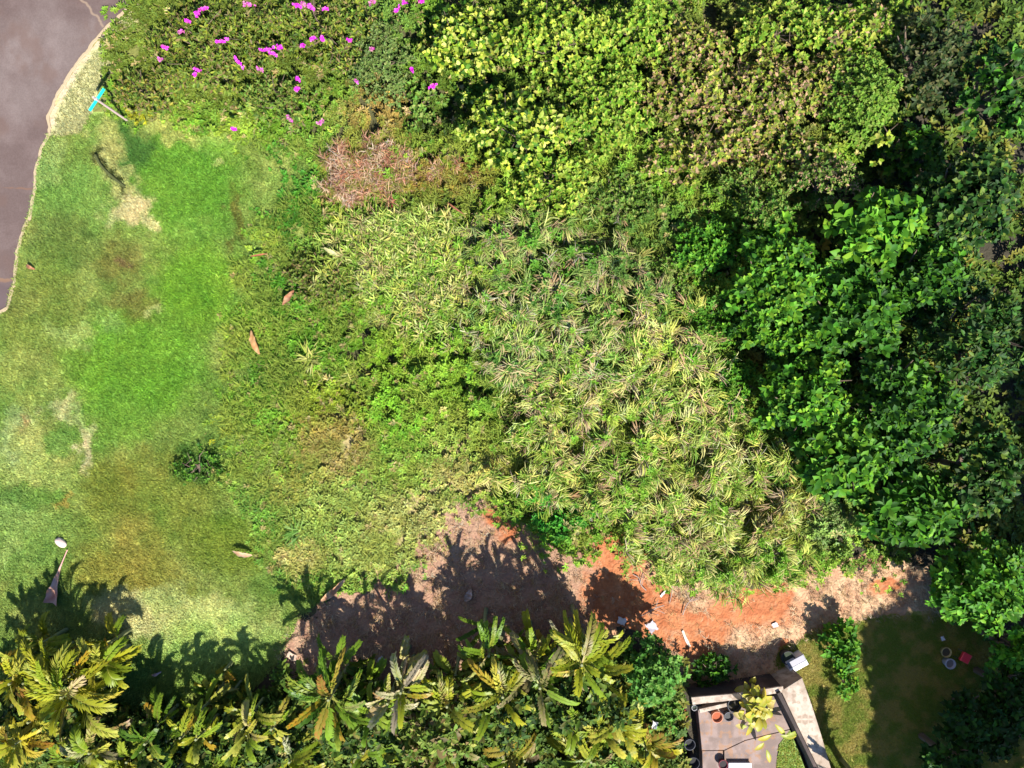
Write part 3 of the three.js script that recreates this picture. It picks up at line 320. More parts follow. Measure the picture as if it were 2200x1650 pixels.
tree('fresh green tree at the right edge overhanging the dark yard', [2130, 1260], [120, 130], 4.0, { pal: [...LUSH, DEEP[0]], len: 0.28, wid: 0.14, dens: 20 });
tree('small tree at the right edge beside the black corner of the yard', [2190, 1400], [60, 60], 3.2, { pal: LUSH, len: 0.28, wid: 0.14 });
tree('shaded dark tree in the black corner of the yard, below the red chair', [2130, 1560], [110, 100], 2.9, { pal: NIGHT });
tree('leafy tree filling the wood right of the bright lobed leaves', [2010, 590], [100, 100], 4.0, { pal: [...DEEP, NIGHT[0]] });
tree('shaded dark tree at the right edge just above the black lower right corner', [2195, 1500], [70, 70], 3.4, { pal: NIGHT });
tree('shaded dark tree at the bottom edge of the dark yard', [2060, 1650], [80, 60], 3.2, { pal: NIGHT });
// trees beyond the frame, known by the shade they throw over the yard
const atGround = (x, y, h) => [1100 + (x - 1100) / (1 - h * 0.8 / H), 825 + (y - 825) / (1 - h * 0.8 / H)];
const shadeTree = (label, x, y, r, h) => tree(label, atGround(x, y, h), [r / (1 - h / H), r / (1 - h / H)], h, { dens: 34, lobes: 30, lobeR: 0.45, inner: 0.55 });
shadeTree('tall dark tree just below the frame that shades the yard', 2190, 1790, 155, 11);
shadeTree('tall dark tree beyond the lower right corner that shades the yard', 2270, 1700, 170, 11);
shadeTree('dark tree beyond the lower right corner nearest the right edge of the yard', 2340, 1600, 160, 10);
shadeTree('dark tree below the frame beside the end of the concrete path', 2120, 1860, 110, 9);
shadeTree('dark tree beyond the right edge that shades the wood', 2380, 1330, 150, 8.5);
shadeTree('dark tree beyond the right edge that shades the middle of the wood', 2380, 1000, 150, 8.5);
bush('yard_bush', 'dark leaved bush with bright top at the border of sun and shade in the yard', 'shrub', [1815, 1395], [42, 62], 1.5, { pal: LUSH, len: 0.24, wid: 0.13, dens: 26, lobes: 8, lobeR: 0.5 });
bush('yard_bush', 'yellow green bush just below the dark leaved yard bush', 'shrub', [1822, 1470], [26, 40], 0.9, { pal: [...LUSH, YEL[2]], len: 0.2, wid: 0.1, dens: 30, lobes: 6, lobeR: 0.5 });
bush('lobed_bush', 'round fresh green bush left of the patio, below the white debris', 'shrub', [1405, 1455], [74, 82], 3.5, { trunkR: 0.09, pal: [C(120, 180, 76), C(98, 158, 62), C(142, 190, 96), C(80, 138, 52)], len: 0.2, wid: 0.11, dens: 34, lobes: 14, lobeR: 0.4 });
bush('lobed_bush', 'green bush against the left side of the patio, beside the red bucket', 'shrub', [1425, 1545], [48, 56], 1.2, { pal: [C(128, 184, 80), C(104, 162, 66), C(160, 190, 90)], len: 0.18, wid: 0.09, dens: 36, lobes: 9, lobeR: 0.45 });

// ---------------------------------------------------------------- broad-leaved plants along the bottom
function croton(len, wid, az, el, bend, c0, c1, rag, split) {   // one long leaf: stalk, rib, two torn halves
  const b = new Buf(), n = 12, X = V(Math.cos(az), 0, Math.sin(az)), S = V(-Math.sin(az), 0, Math.cos(az)); let P = V(0, 0, 0), e = el, rows = [];
  const twist = gauss() * 0.7;
  for (let i = 0; i <= n; i++) {
    const t = i / n, D = X.clone().multiplyScalar(Math.cos(e)).add(V(0, Math.sin(e), 0)), Nn = X.clone().multiplyScalar(-Math.sin(e)).add(V(0, Math.cos(e), 0));
    const w = t < 0.16 ? 0.022 : wid * Math.pow(Math.sin(Math.PI * clamp((t - 0.14) / 0.9) ** 0.75), 0.8) + 0.004, c = mixc(c0, c1, smooth(0.35, 1, t + 0.2 * gauss() * (t > 0.2 ? 1 : 0)));
    const side = q => { const ww = w * (t > 0.2 ? 1 - rag * R() * (i % 2) : 1), Sd = S.clone().multiplyScalar(q * Math.cos(twist)).addScaledVector(Nn, 0.38 + q * Math.sin(twist)).normalize(); const p = P.clone().addScaledVector(Sd, ww / 2); return b.v(p.x, p.y, p.z, t > 0.2 ? mixc(c, c1, 0.35 * R()) : c); };
    rows.push([side(1), b.v(P.x, P.y, P.z, mixc(c, C(220, 216, 130), 0.3)), side(-1)]);
    P = P.clone().addScaledVector(D, len / n); e -= bend / n * (0.4 + 1.6 * t);
  }
  for (let i = 0; i < n; i++) for (let k = 0; k < 2; k++) { const [a, q] = [rows[i], rows[i + 1]]; b.i.push(a[k], q[k], a[k + 1], a[k + 1], q[k], q[k + 1]); }
  return b.geo();
}
function frond(len, wid, az, el, bend, c0, c1, lift) {   // arching rib with two rows of leaflets lifted into a V
  const b = new Buf(), n = 26, X = V(Math.cos(az), 0, Math.sin(az)), S = V(-Math.sin(az), 0, Math.cos(az)), rib = mixc(c0, C(226, 206, 110), 0.5), roll = gauss() * 0.75; let P = V(0, 0, 0), e = el, prev = null;
  for (let i = 0; i <= n; i++) {
    const t = i / n, D = X.clone().multiplyScalar(Math.cos(e)).add(V(0, Math.sin(e), 0)), N0 = X.clone().multiplyScalar(-Math.sin(e)).add(V(0, Math.cos(e), 0)), Sr = S.clone().multiplyScalar(Math.cos(roll)).addScaledVector(N0, Math.sin(roll)), N = N0.clone().multiplyScalar(Math.cos(roll)).addScaledVector(S, -Math.sin(roll));
    const rw = 0.03 * (1 - 0.8 * t), r = [b.v(P.x + Sr.x * rw, P.y + Sr.y * rw, P.z + Sr.z * rw, rib), b.v(P.x - Sr.x * rw, P.y - Sr.y * rw, P.z - Sr.z * rw, rib)]; if (prev) b.i.push(prev[0], r[0], prev[1], prev[1], r[0], r[1]); prev = r;
    if (t > 0.14) for (const q of [-1, 1]) {
      const L = wid * (0.25 + 0.75 * Math.sin(Math.PI * clamp(0.12 + 0.8 * t)) ** 0.7) * rr(0.85, 1.1), a = rr(0.75, 0.95) - 0.35 * t, lf = lift * rr(0.7, 1.3), d = D.clone().multiplyScalar(Math.cos(a)).addScaledVector(Sr, q * Math.sin(a) * Math.cos(lf)).addScaledVector(N, Math.sin(a) * Math.sin(lf)).normalize();
      const f = V().crossVectors(d, N).normalize(), w = 0.05, c = mixc(c0, c1, clamp(0.15 + 0.7 * t * R() + 0.3 * R())), tip = mixc(c, c1, 0.7), M1 = P.clone().addScaledVector(d, L * 0.45), T = P.clone().addScaledVector(d, L * 0.95).addScaledVector(V(0, -1, 0), L * 0.22);
      const p0 = b.v(P.x, P.y, P.z, c), p1 = b.v(M1.x + f.x * w, M1.y + f.y * w, M1.z + f.z * w, c), p2 = b.v(M1.x - f.x * w, M1.y - f.y * w, M1.z - f.z * w, c), p3 = b.v(T.x, T.y, T.z, tip); b.i.push(p0, p1, p2, p1, p3, p2);
    }
    P = P.clone().addScaledVector(D, len / n); e -= bend / n * (0.4 + 1.4 * t);
  }
  return b.geo();
}
const LG = [C(150, 182, 62), C(118, 156, 52), C(178, 190, 78), C(90, 128, 46)], LY = [C(222, 210, 60), C(196, 196, 58), C(160, 180, 52), C(230, 218, 92)], LO = [C(222, 166, 52), C(214, 178, 70), C(204, 134, 64)], LDRY = [C(204, 176, 130), C(226, 204, 164), C(176, 140, 96)];
const STALK = M([0.16, 0.17, 0.07], 0.8);
const BLADE = leafMat(0.4, 0.3);
function broad(label, [px, py], h, len, n, pal, o = {}) {
  const { wid = 0.34, el = [0, 1.3], bend = 1.3, dirs, tips = pal, rag = 0.35, orange = 0.07, dry = 0.03, name = 'feathery_palm' } = o;
  const top = W(px, py, h), y0 = gy(top.x, top.z), root = thing(name, label, 'palm', V(top.x, y0, top.z)), stalks = [];
  const ns = 4, st = []; for (let k = 0; k < ns; k++) { const hk = h * (k ? rr(0.62, 0.95) : 1), q = k ? rr(0.3, 0.8) : 0, a = k * 2.1 + R(), g = new THREE.CylinderGeometry(0.05, 0.1, hk + 0.2, 7); g.translate(q * Math.cos(a), (hk - 0.2) / 2, q * Math.sin(a)); stalks.push(g); st.push([q * Math.cos(a), hk, q * Math.sin(a)]); }
  n = Math.round(n * 2.3);
  part('stem', mergeGeometries(stalks), STALK, root);
  for (let k = 0; k < n; k++) {
    const f = dirs && k < dirs.length ? st[0] : st[k % ns], az = dirs && k < dirs.length ? dirs[k][0] * Math.PI / 180 : R() * 6.283, L = len * (dirs && k < dirs.length ? dirs[k][1] : rr(0.65, 1.1)), q = R(), c0 = vary(pal, 0.15)(), c1 = q < orange ? vary(LO, 0.1)() : q < orange + dry ? vary(LDRY, 0.1)() : vary(tips, 0.15)();
    const m = part('frond', frond(L, wid * rr(0.9, 1.5), az, dirs && k < dirs.length ? rr(0.25, 0.6) : rr(...el), bend * rr(0.6, 1.7), q > 1 - dry ? vary(LDRY, 0.1)() : c0, c1, rr(0.3, 1.15)), BLADE, root); m.position.set(f[0] + 0.08 * Math.cos(az), f[1] - rr(0, 0.7), f[2] + 0.08 * Math.sin(az));
  }
  return root;
}
const Yb = [...LY, LG[0]];
broad('largest yellow green feathery palm in the lower left corner, fronds spread like a star', [130, 1500], 2.7, 2.1, 16, [LY[2], LG[0], LG[2], LY[1]], { wid: 0.42, tips: LY, orange: 0.14, dirs: [[-128, 0.95], [-38, 1.0], [15, 0.9], [-60, 0.9], [200, 0.9], [95, 1], [150, 0.8], [-100, 0.8]] });
broad('orange tipped palm at the left edge of the bottom row', [20, 1470], 2.5, 1.5, 11, Yb, { tips: [...LO, ...LY], orange: 0.2, wid: 0.34 });
broad('yellow palm in the very bottom left corner with one orange upright frond', [30, 1600], 2.8, 1.5, 12, Yb, { tips: LY, orange: 0.3 });
broad('yellow fronded palm fanning to the right of the largest corner palm', [215, 1430], 2.2, 1.3, 11, [LY[1], LY[2], LG[0]], { tips: LY, wid: 0.36, dirs: [[-50, 1], [-20, 0.9], [10, 0.8]] });
broad('green and straw palm below the largest corner palm at the bottom edge', [190, 1620], 2.5, 1.4, 13, LG, { tips: [...LY, LDRY[0]], dry: 0.06 });
broad('upright yellow fronded palm by the dark shade left of the bottom centre', [420, 1590], 2.8, 1.2, 11, LG, { tips: LY, wid: 0.24, dirs: [[-95, 1], [-75, 1], [-60, 0.8], [-120, 0.7]] });
broad('tall narrow green palm with a dry white frond, bottom edge left of centre', [530, 1580], 2.9, 1.3, 12, LG, { tips: LY, wid: 0.22, dry: 0.08, dirs: [[-85, 1], [-100, 0.9]] });
broad('palm with long dark green fronds spread to the left and an orange hanging frond', [705, 1505], 3.5, 1.9, 15, [LG[1], LG[3], LG[0]], { tips: LG, wid: 0.3, orange: 0.14, dirs: [[192, 1.05], [207, 0.95], [-100, 0.95], [-75, 1], [50, 1], [75, 0.9], [-120, 0.7]] });
broad('low green palm at the bottom edge below the dark green fronds', [620, 1640], 2.2, 1.3, 12, LG, { tips: LY, dry: 0.12 });
broad('yellowed drooping palm with a pale dry frond, right of the dark green fronds', [860, 1490], 3.7, 1.5, 11, [LY[2], LG[0], LDRY[1]], { tips: [LY[1], LDRY[1]], wid: 0.24, dry: 0.08, dirs: [[-110, 0.9], [100, 1], [-60, 0.7]] });
broad('slender green palm at the bottom edge in the middle of the row', [780, 1620], 2.3, 1.3, 13, LG, { tips: [...LG, LY[0]], wid: 0.22 });
broad('upright cluster of narrow fronds standing in the dark soil', [1050, 1410], 3.4, 1.4, 11, LG, { tips: [...LG, LDRY[1]], wid: 0.18, dirs: [[-95, 1], [-80, 1.05], [-65, 0.9], [-105, 0.9]] });
broad('yellow rimmed palm below the upright cluster, fronds bent back', [1080, 1500], 4, 1.7, 13, [LY[2], LG[2], LG[0]], { tips: [...LY, LO[1]], orange: 0.2, wid: 0.3, dirs: [[-140, 1], [-45, 1], [170, 0.8], [110, 0.8]] });
broad('dull green palm at the bottom edge below the bent back fronds', [950, 1610], 2.4, 1.4, 13, [LG[3], LG[1], OLIVE[0]], { tips: [...LG, LDRY[0]], wid: 0.24, dry: 0.12 });
broad('tall palm of long upright green fronds in front of the broad shadow', [1250, 1430], 5, 1.7, 15, [LG[0], LG[1], LY[2]], { tips: LY, wid: 0.26, dirs: [[-110, 1], [-95, 0.95], [-75, 1.05], [-60, 1], [-130, 0.8], [-45, 0.8]] });
broad('grey green palm under the long upright fronds', [1160, 1480], 4.5, 1.7, 14, [OLIVE[0], OLIVE[1], LG[1]], { tips: [LG[0], LDRY[0]], wid: 0.26 });
broad('palm with a yellow upright frond beside the round fresh green bush', [1320, 1560], 3.4, 1.4, 13, [LG[1], LG[3], LY[2]], { tips: LY, orange: 0.16, wid: 0.28, dirs: [[-80, 1], [-100, 0.8], [25, 1], [130, 0.9]] });
broad('orange frond palm at the bottom edge, left of the patio', [1390, 1610], 2.5, 1.3, 12, [LG[0], LY[2], LY[1]], { tips: [...LO, ...LY], orange: 0.16, wid: 0.28, dirs: [[20, 1.1], [-120, 0.9]] });
broad('green palm at the bottom edge two palms left of the patio', [1270, 1640], 2.3, 1.4, 13, [LG[1], LG[3]], { tips: [LG[0], LY[0]], wid: 0.26 });
broad('straw and green palm at the bottom edge right of the middle', [1100, 1640], 2.3, 1.4, 13, [LG[1], OLIVE[1]], { tips: [LG[0], LDRY[0], LO[1]], wid: 0.26, dry: 0.06, orange: 0.18 });
broad('dark green palm filling the gap between the upright yellow palm and the corner palms', [310, 1600], 2.8, 1.2, 12, [LG[3], LG[1]], { tips: LG, wid: 0.24 });
broad('green palm behind the largest corner palm in its own shade', [90, 1420], 2, 1.2, 10, [LG[1], LG[3], LY[2]], { tips: LY });
broad('low palm tipped yellow in the lawn shade right of the corner palms', [470, 1480], 0.9, 0.7, 7, [LG[3], LG[1]], { tips: [LY[0], LG[0]], wid: 0.2 });
broad('small bright green palm between the dark green fronds and the yellowed drooping palm', [800, 1530], 3.2, 1.2, 11, LG, { tips: [LG[0], LY[2]], wid: 0.26 });
broad('yellow green palm low in the gap between the upright cluster and the long upright fronds', [1150, 1420], 3.2, 1.3, 10, [LY[2], LG[0]], { tips: LY, wid: 0.24 });
broad('green palm right of the grey green palm, under the long upright fronds', [1250, 1540], 3.4, 1.4, 12, LG, { tips: [LG[2], LY[2]] });
broad('bright yellow green palm at the bottom edge between the corner and upright yellow palms', [270, 1640], 2.3, 1.3, 12, [LY[2], LG[2]], { tips: LY });
broad('green palm at the bottom edge between two narrow green palms', [460, 1650], 2.3, 1.3, 12, LG, { tips: [LG[0], LY[2]], wid: 0.26 });
broad('yellow green palm behind the dull green palm, in the middle of the row', [960, 1520], 3.4, 1.4, 12, [LG[0], LG[2], LY[2]], { tips: [LY[1], LG[2]] });
// plants beyond the lower edge whose crowns shade the row and the yard
broad('feathery palm just beyond the lower edge, left', [330, 1740], 3.4, 1.7, 11, LG); broad('feathery palm just beyond the lower edge, middle', [900, 1740], 3.4, 1.7, 11, LG); broad('pointed feathery palm beyond the lower edge by the concrete path', [1880, 1730], 2.6, 1.5, 12, LG, { el: [0.9, 1.4], bend: 0.5 });
const Uo = { pal: [...OLIVE.slice(0, 3), C(80, 116, 46), C(56, 86, 36), C(52, 80, 34), C(96, 100, 54)], len: 0.3, wid: 0.13, n: 6, dens: 15, lobes: 16, lobeR: 0.34, inner: 0.45, trunkR: 0.05 };
bush('understory_shrub', 'dark leafy shrub between the corner plants and the upright yellow plant, bottom edge', 'shrub', [310, 1600], [110, 90], 2.3, Uo);
bush('understory_shrub', 'dark leafy shrub under the corner plants at the left edge', 'shrub', [80, 1540], [170, 130], 2.4, Uo);
bush('understory_shrub', 'leafy shrub behind the tall narrow plant with the dry white leaf', 'shrub', [530, 1610], [140, 90], 2.6, Uo);
bush('understory_shrub', 'grey green leafy shrub in the middle of the bottom row', 'shrub', [930, 1570], [130, 110], 3.9, { ...Uo, pal: OLIVE });
bush('understory_shrub', 'leafy shrub under the bent back yellow rimmed leaves', 'shrub', [1090, 1530], [120, 110], 4.2, Uo);
bush('understory_shrub', 'leafy shrub under the long upright green blades', 'shrub', [1250, 1500], [120, 110], 4.2, Uo);
bush('understory_shrub', 'leafy shrub at the bottom edge below the plant with the yellow upright leaf', 'shrub', [1330, 1620], [100, 70], 2.4, { ...Uo, pal: [...MID, OLIVE[1]] });
bush('understory_shrub', 'low leafy shrub at the bottom edge under the hanging orange leaf', 'shrub', [770, 1560], [130, 100], 3.4, Uo);
bush('wall_shade_shrub', 'dark shrub in the black shade just above the patio wall', 'shrub', [1535, 1440], [50, 40], 0.8, { pal: DEEP, len: 0.18, wid: 0.09, dens: 30, lobes: 8, lobeR: 0.5 });
// pale tufts that stand out in the weeds
function grassTuft(label, [px, py], r, n, pal) { const w = W(px, py), o = thing('pale_grass_tuft', label, 'grass tuft', V(w.x, gy(w.x, w.z) + 0.05, w.z)); tag(part('blades', tuftGeo(n, r, 0.055, 1.35, pal, 0.15, 4, r * 0.28), GRASS, o), null, null, null, 'stuff'); }
const TUFT = [C(214, 216, 132), C(200, 208, 116), C(222, 216, 150), C(170, 190, 90)];
grassTuft('ragged pale yellow grass tuft in the weeds right of the two brown fallen leaves', [672, 770], 1, 70, TUFT);
grassTuft('round pale yellow grass tuft lower right of the ragged one', [762, 808], 0.8, 80, TUFT);
grassTuft('long bladed green tuft on the straw above the small tan leaf', [640, 1140], 0.8, 34, [C(150, 186, 112), C(120, 166, 76)]);
grassTuft('pale tuft sticking out of the shaded weeds near the dark trees', [1490, 715], 0.8, 30, TUFT);
grassTuft('long pale grass fan in the cane grass above the dirt', [1530, 1150], 1, 50, TUFT);
grassTuft('pale tuft at the top of the cane grass by the grey thicket', [1330, 590], 0.9, 36, TUFT);

// ---------------------------------------------------------------- patio, wall and path
const PH = 0.55, TH2 = 1.4;
const grain = (a, b, s) => noiseTex(256, (i, j) => { const n = fbm(i / 40 + s, j / 40, 5), g = vn(i / 1.5, j / 1.5) - 0.5; return mixc(a, b, smooth(0.3, 0.7, n)).map(v => v / 255 + g * 0.05); });
const uvXZ = (g, s) => { const p = g.attributes.position, uv = []; for (let k = 0; k < p.count; k++) uv.push(p.getX(k) / s, p.getZ(k) / s + p.getY(k) * 0.3); g.setAttribute('uv', new THREE.Float32BufferAttribute(uv, 2)); return g; };
const concrete = new THREE.MeshStandardMaterial({ map: noiseTex(512, (i, j) => { const n = fbm(i / 50, j / 50, 5), g = vn(i / 1.5, j / 1.5) - 0.5, st = smooth(0.5, 0.72, fbm(i / 26 + 40, j / 26, 5)); return mixc(mixc([140, 124, 108], [166, 150, 134], smooth(0.3, 0.7, n)), [112, 94, 76], st * 0.55).map(v => v / 255 + g * 0.06); }), roughness: 0.9 }), slabMat = new THREE.MeshStandardMaterial({ map: noiseTex(512, (i, j) => { const n = fbm(i / 60, j / 60, 5), g = vn(i / 1.5, j / 1.5) - 0.5, st = smooth(0.56, 0.7, fbm(i / 34 + 9, j / 34, 5)); return mixc(mixc([104, 88, 80], [126, 108, 100], smooth(0.3, 0.7, n)), [134, 98, 70], st * 0.6).map(v => v / 255 + g * 0.06); }), roughness: 0.9 }), wallMat = new THREE.MeshStandardMaterial({ map: grain([50, 40, 36], [78, 64, 58], 21), roughness: 0.9 });
{
  const o = thing('patio', 'raised pinkish concrete patio with a joint and potted things, lower right', 'patio', V(0, 0, 0)); o.userData.kind = 'structure'; delete o.userData.category; delete o.userData.label;
  const s = (pts, y, d) => part('slab', uvXZ(flatPoly(onGround(pts, y), y, d), 3), slabMat, o);
  s([[1499, 1520], [1560, 1506], [1670, 1494], [1697, 1566], [1600, 1590], [1556, 1611], [1508, 1612]], PH, PH); s([[1508.5, 1613], [1553, 1612.5], [1553, 1660], [1530, 1760], [1512, 1760]], PH - 0.02, PH);
  s([[1556, 1612.5], [1601, 1591], [1697.5, 1567.5], [1672, 1600], [1668, 1640], [1660, 1760], [1556, 1760]], PH - 0.006, PH);
  part('soil_bed', uvXZ(flatPoly(onGround([[1674, 1600], [1696, 1566], [1730, 1650], [1785, 1760], [1664, 1760], [1670, 1640]], PH - 0.03), PH - 0.03, 0.6), 1), M(C(150, 176, 84), 0.95), o);
  const w = thing('garden_wall', 'low concrete wall along the far side of the patio, pale on top', 'wall', V(0, 0, 0));
  part('wall', uvXZ(flatPoly(onGround([[1487, 1500], [1580, 1492], [1680, 1476], [1683, 1486], [1580, 1502], [1489, 1512]], TH2 - 0.05), TH2 - 0.05, TH2 - 0.05), 2), wallMat, w);
  part('coping', uvXZ(flatPoly(onGround([[1485, 1498], [1580, 1490], [1682, 1474], [1685, 1487], [1580, 1504], [1488, 1514]], TH2), TH2 - 0.002, 0.06), 2), concrete, w);
  const st = thing('concrete_step', 'short pale concrete bench block just inside the patio wall, left end', 'step', V(0, 0, 0));
  part('block', uvXZ(flatPoly(onGround([[1502, 1523], [1560, 1510], [1562, 1518], [1504, 1532]], 0.95), 0.95, 0.25), 2), concrete, st);
  const p = struct('path', uvXZ(flatPoly(onGround([[1678, 1484], [1723, 1456], [1743, 1512], [1764, 1578], [1785, 1650], [1820, 1780], [1806, 1780], [1758, 1650], [1712, 1556]], TH2), TH2, TH2), 3), concrete);
  struct('path_wall', uvXZ(flatPoly(onGround([[1669, 1490], [1677, 1486], [1711, 1556], [1757, 1650], [1805, 1780], [1797, 1780], [1749, 1650], [1704, 1558]], TH2 + 0.12), TH2 + 0.12, TH2 + 0.1), 3), wallMat);
}
// ---------------------------------------------------------------- things
const lathe = (pts, n = 24) => new THREE.LatheGeometry(pts.map(p => new THREE.Vector2(p[0], p[1])), n);
function pot(name, label, cat, [px, py], y, r, h, c, soil, rough = 0.8) { const o = thing(name, label, cat, W(px, py, y + h)); o.position.y = y + 0.003; part('pot', lathe([[0.001, 0], [r * 0.68, 0], [r * 0.94, h * 0.8], [r, h * 0.82], [r, h], [r * 0.86, h], [r * 0.8, h * 0.7], [0.001, h * 0.7]]), M(c, rough), o); if (soil) part('soil', new THREE.CylinderGeometry(r * 0.79, r * 0.79, 0.02, 18).translate(0, h * 0.72, 0), M(soil, 0.95), o); return o; }
pot('terracotta_pot', 'round terracotta pot on the patio near the wall', 'pot', [1541, 1541], PH, 0.24, 0.38, C(232, 150, 112), C(190, 100, 62));
pot('black_pot', 'large black pot in the shade between the terracotta pot and the yellow plant', 'pot', [1578, 1516], PH, 0.3, 0.42, [0.02, 0.02, 0.024], [0.03, 0.025, 0.02], 0.5);
pot('grey_pot', 'grey pot just below the large black pot', 'pot', [1566, 1540], PH, 0.2, 0.3, C(110, 110, 118), [0.05, 0.05, 0.05]);
pot('white_pot', 'small white pot at the left end of the patio wall', 'pot', [1492, 1521], PH, 0.12, 0.24, C(232, 226, 224), [0.03, 0.04, 0.03]);
pot('dark_green_pot', 'small dark green pot right beside the small white pot', 'pot', [1502, 1519], PH, 0.12, 0.26, [0.015, 0.03, 0.025], [0.02, 0.02, 0.02]);
pot('red_bucket', 'red bucket on the ground left of the patio', 'bucket', [1468, 1534], 0, 0.2, 0.4, [0.42, 0.012, 0.02], null, 0.4);
pot('dark_bin', 'dark round bin on the shaded strip at the left edge of the patio, bottom', 'bin', [1482, 1600], 0, 0.24, 0.6, [0.05, 0.05, 0.06], [0.02, 0.02, 0.02]);
pot('dark_bin', 'lower black bin beside the patio at the bottom edge', 'bin', [1490, 1640], 0, 0.26, 0.6, [0.02, 0.02, 0.026], [0.015, 0.015, 0.015]);
pot('dark_red_pot', 'dark red and black pot left of the low white box on the patio', 'pot', [1554, 1643], PH, 0.2, 0.22, [0.12, 0.008, 0.016], [0.02, 0.015, 0.015]);
pot('black_planter', 'black round planter on the lawn next to the white and grey box', 'pot', [1694, 1414], 0, 0.3, 0.5, [0.02, 0.02, 0.02], [0.02, 0.03, 0.015]);
pot('grey_bucket', 'grey bucket in the dark yard under the trees, below the red chair', 'bucket', [2043, 1427], 0, 0.22, 0.4, C(210, 206, 220), C(150, 150, 156));
pot('tan_basket', 'tan basket in the dark yard left of the red chair', 'basket', [2034, 1402], 0, 0.22, 0.25, C(226, 200, 130), [0.06, 0.05, 0.03]);
{ // low grey and white metal box beside the path
  const o = thing('metal_box', 'low white and grey metal box on the grass past the end of the path', 'box', W(1713, 1426, 0.5), 0.5); o.position.y = 0;
  part('body', new RoundedBoxGeometry(0.84, 0.5, 0.5, 2, 0.03).translate(0, 0.25, 0), M(C(246, 244, 250, 0.62), 0.4), o); part('lid', new RoundedBoxGeometry(0.8, 0.05, 0.27, 2, 0.02).translate(0, 0.522, -0.12), M(C(150, 148, 160), 0.5), o);
  part('front_panel', new RoundedBoxGeometry(0.8, 0.04, 0.2, 2, 0.015).translate(0, 0.515, 0.135), M(C(252, 252, 255, 0.7), 0.35), o);
}
{ // white table at the lower edge
  const o = thing('white_box', 'low white lidded box on the patio, cut by the bottom edge', 'box', W(1590, 1660, PH + 0.16)); o.position.y = PH - 0.004;
  part('body', new RoundedBoxGeometry(0.9, 0.13, 0.75, 2, 0.02).translate(0, 0.065, 0), M([0.5, 0.5, 0.52], 0.5), o); part('lid', new RoundedBoxGeometry(0.95, 0.035, 0.8, 2, 0.015).translate(0, 0.145, 0), M([0.6, 0.6, 0.62], 0.4), o);
  const r = thing('red_chair', 'red folding chair in the dark yard under the trees', 'chair', W(2065, 1408, 0.45), -0.5), rm = M([0.75, 0.03, 0.05], 0.5); r.position.y = 0;
  part('seat', new RoundedBoxGeometry(0.36, 0.04, 0.4, 2, 0.015).translate(0.24, 0.45, 0), rm, r); part('backrest', new RoundedBoxGeometry(0.05, 0.45, 0.38, 2, 0.015).rotateZ(0.5).translate(-0.13, 0.66, 0), rm, r); for (const [x, z] of [[0.06, -0.18], [0.42, -0.18], [0.06, 0.18], [0.42, 0.18]]) part('leg', new THREE.CylinderGeometry(0.014, 0.014, 0.44, 7).translate(x, 0.22, z), M([0.1, 0.1, 0.1], 0.4), r);
}
{ // yellow shrub in the patio corner: big leaves
  const top = W(1632, 1535, 2), o = thing('yellow_leaved_shrub', 'shrub with large bright yellow leaves standing in the corner of the patio', 'shrub', V(top.x, PH, top.z)); limbs(o, 1.0, 4, 0.4, 0.03);
  const croton = (len, wid, az, el, bend, c0, c1) => { const b = new Buf(), n = 6, X = V(Math.cos(az), 0, Math.sin(az)), S = V(-Math.sin(az), 0, Math.cos(az)); let P = V(0, 0, 0), e = el, prev; for (let i = 0; i <= n; i++) { const t = i / n, w = wid * Math.sin(Math.PI * clamp(t * 0.96 + 0.03)) ** 0.75, c = mixc(c0, c1, clamp(t + 0.3 * gauss())), r = [1, 0, -1].map(q => b.v(P.x + S.x * q * w / 2, P.y + Math.abs(q) * w * 0.14, P.z + S.z * q * w / 2, q ? c : mixc(c, C(250, 236, 150), 0.4))); if (prev) for (let k = 0; k < 2; k++) b.i.push(prev[k], r[k], prev[k + 1], prev[k + 1], r[k], r[k + 1]); prev = r; P = P.clone().addScaledVector(X, Math.cos(e) * len / n).add(V(0, Math.sin(e) * len / n, 0)); e -= bend / n; } return b.geo(); };
  const pal = [C(244, 222, 70), C(226, 208, 60), C(190, 204, 56), C(250, 222, 150), C(204, 186, 50), C(142, 180, 48)];
  for (let k = 0; k < 90; k++) { const a = R() * 6.283, q = Math.sqrt(R()) * 0.95 * (0.75 + 0.3 * Math.sin(a * 3 + 1)), m = part('leaf', croton(rr(0.3, 0.6), rr(0.2, 0.34), R() * 6.283, rr(-0.3, 0.9), rr(0.3, 1.3), vary(pal, 0.12)(), vary(pal, 0.12)(), 0.1), BLADE, o); m.position.set(Math.cos(a) * q * 0.7, 1.2 - q * 0.6 + 0.2 * gauss(), Math.sin(a) * q); m.rotation.x = 0.35 * gauss(); m.rotation.z = 0.35 * gauss(); }
  for (const [x, y, az] of [[1680, 1585, 0.1], [1660, 1583, 2.7], [1644, 1600, 2.4], [1690, 1586, -0.3], [1650, 1615, 1.3], [1668, 1560, 0.8]]) { const w = W(x, y, 1.5), m = part('leaf', croton(rr(0.5, 0.75), 0.2, az, 0.1, 0.6, vary([C(196, 200, 60), C(160, 186, 54)], 0.1)(), vary(pal, 0.1)(), 0.1), BLADE, o); m.position.set(w.x - o.position.x, 0.8, w.z - o.position.z); }
}
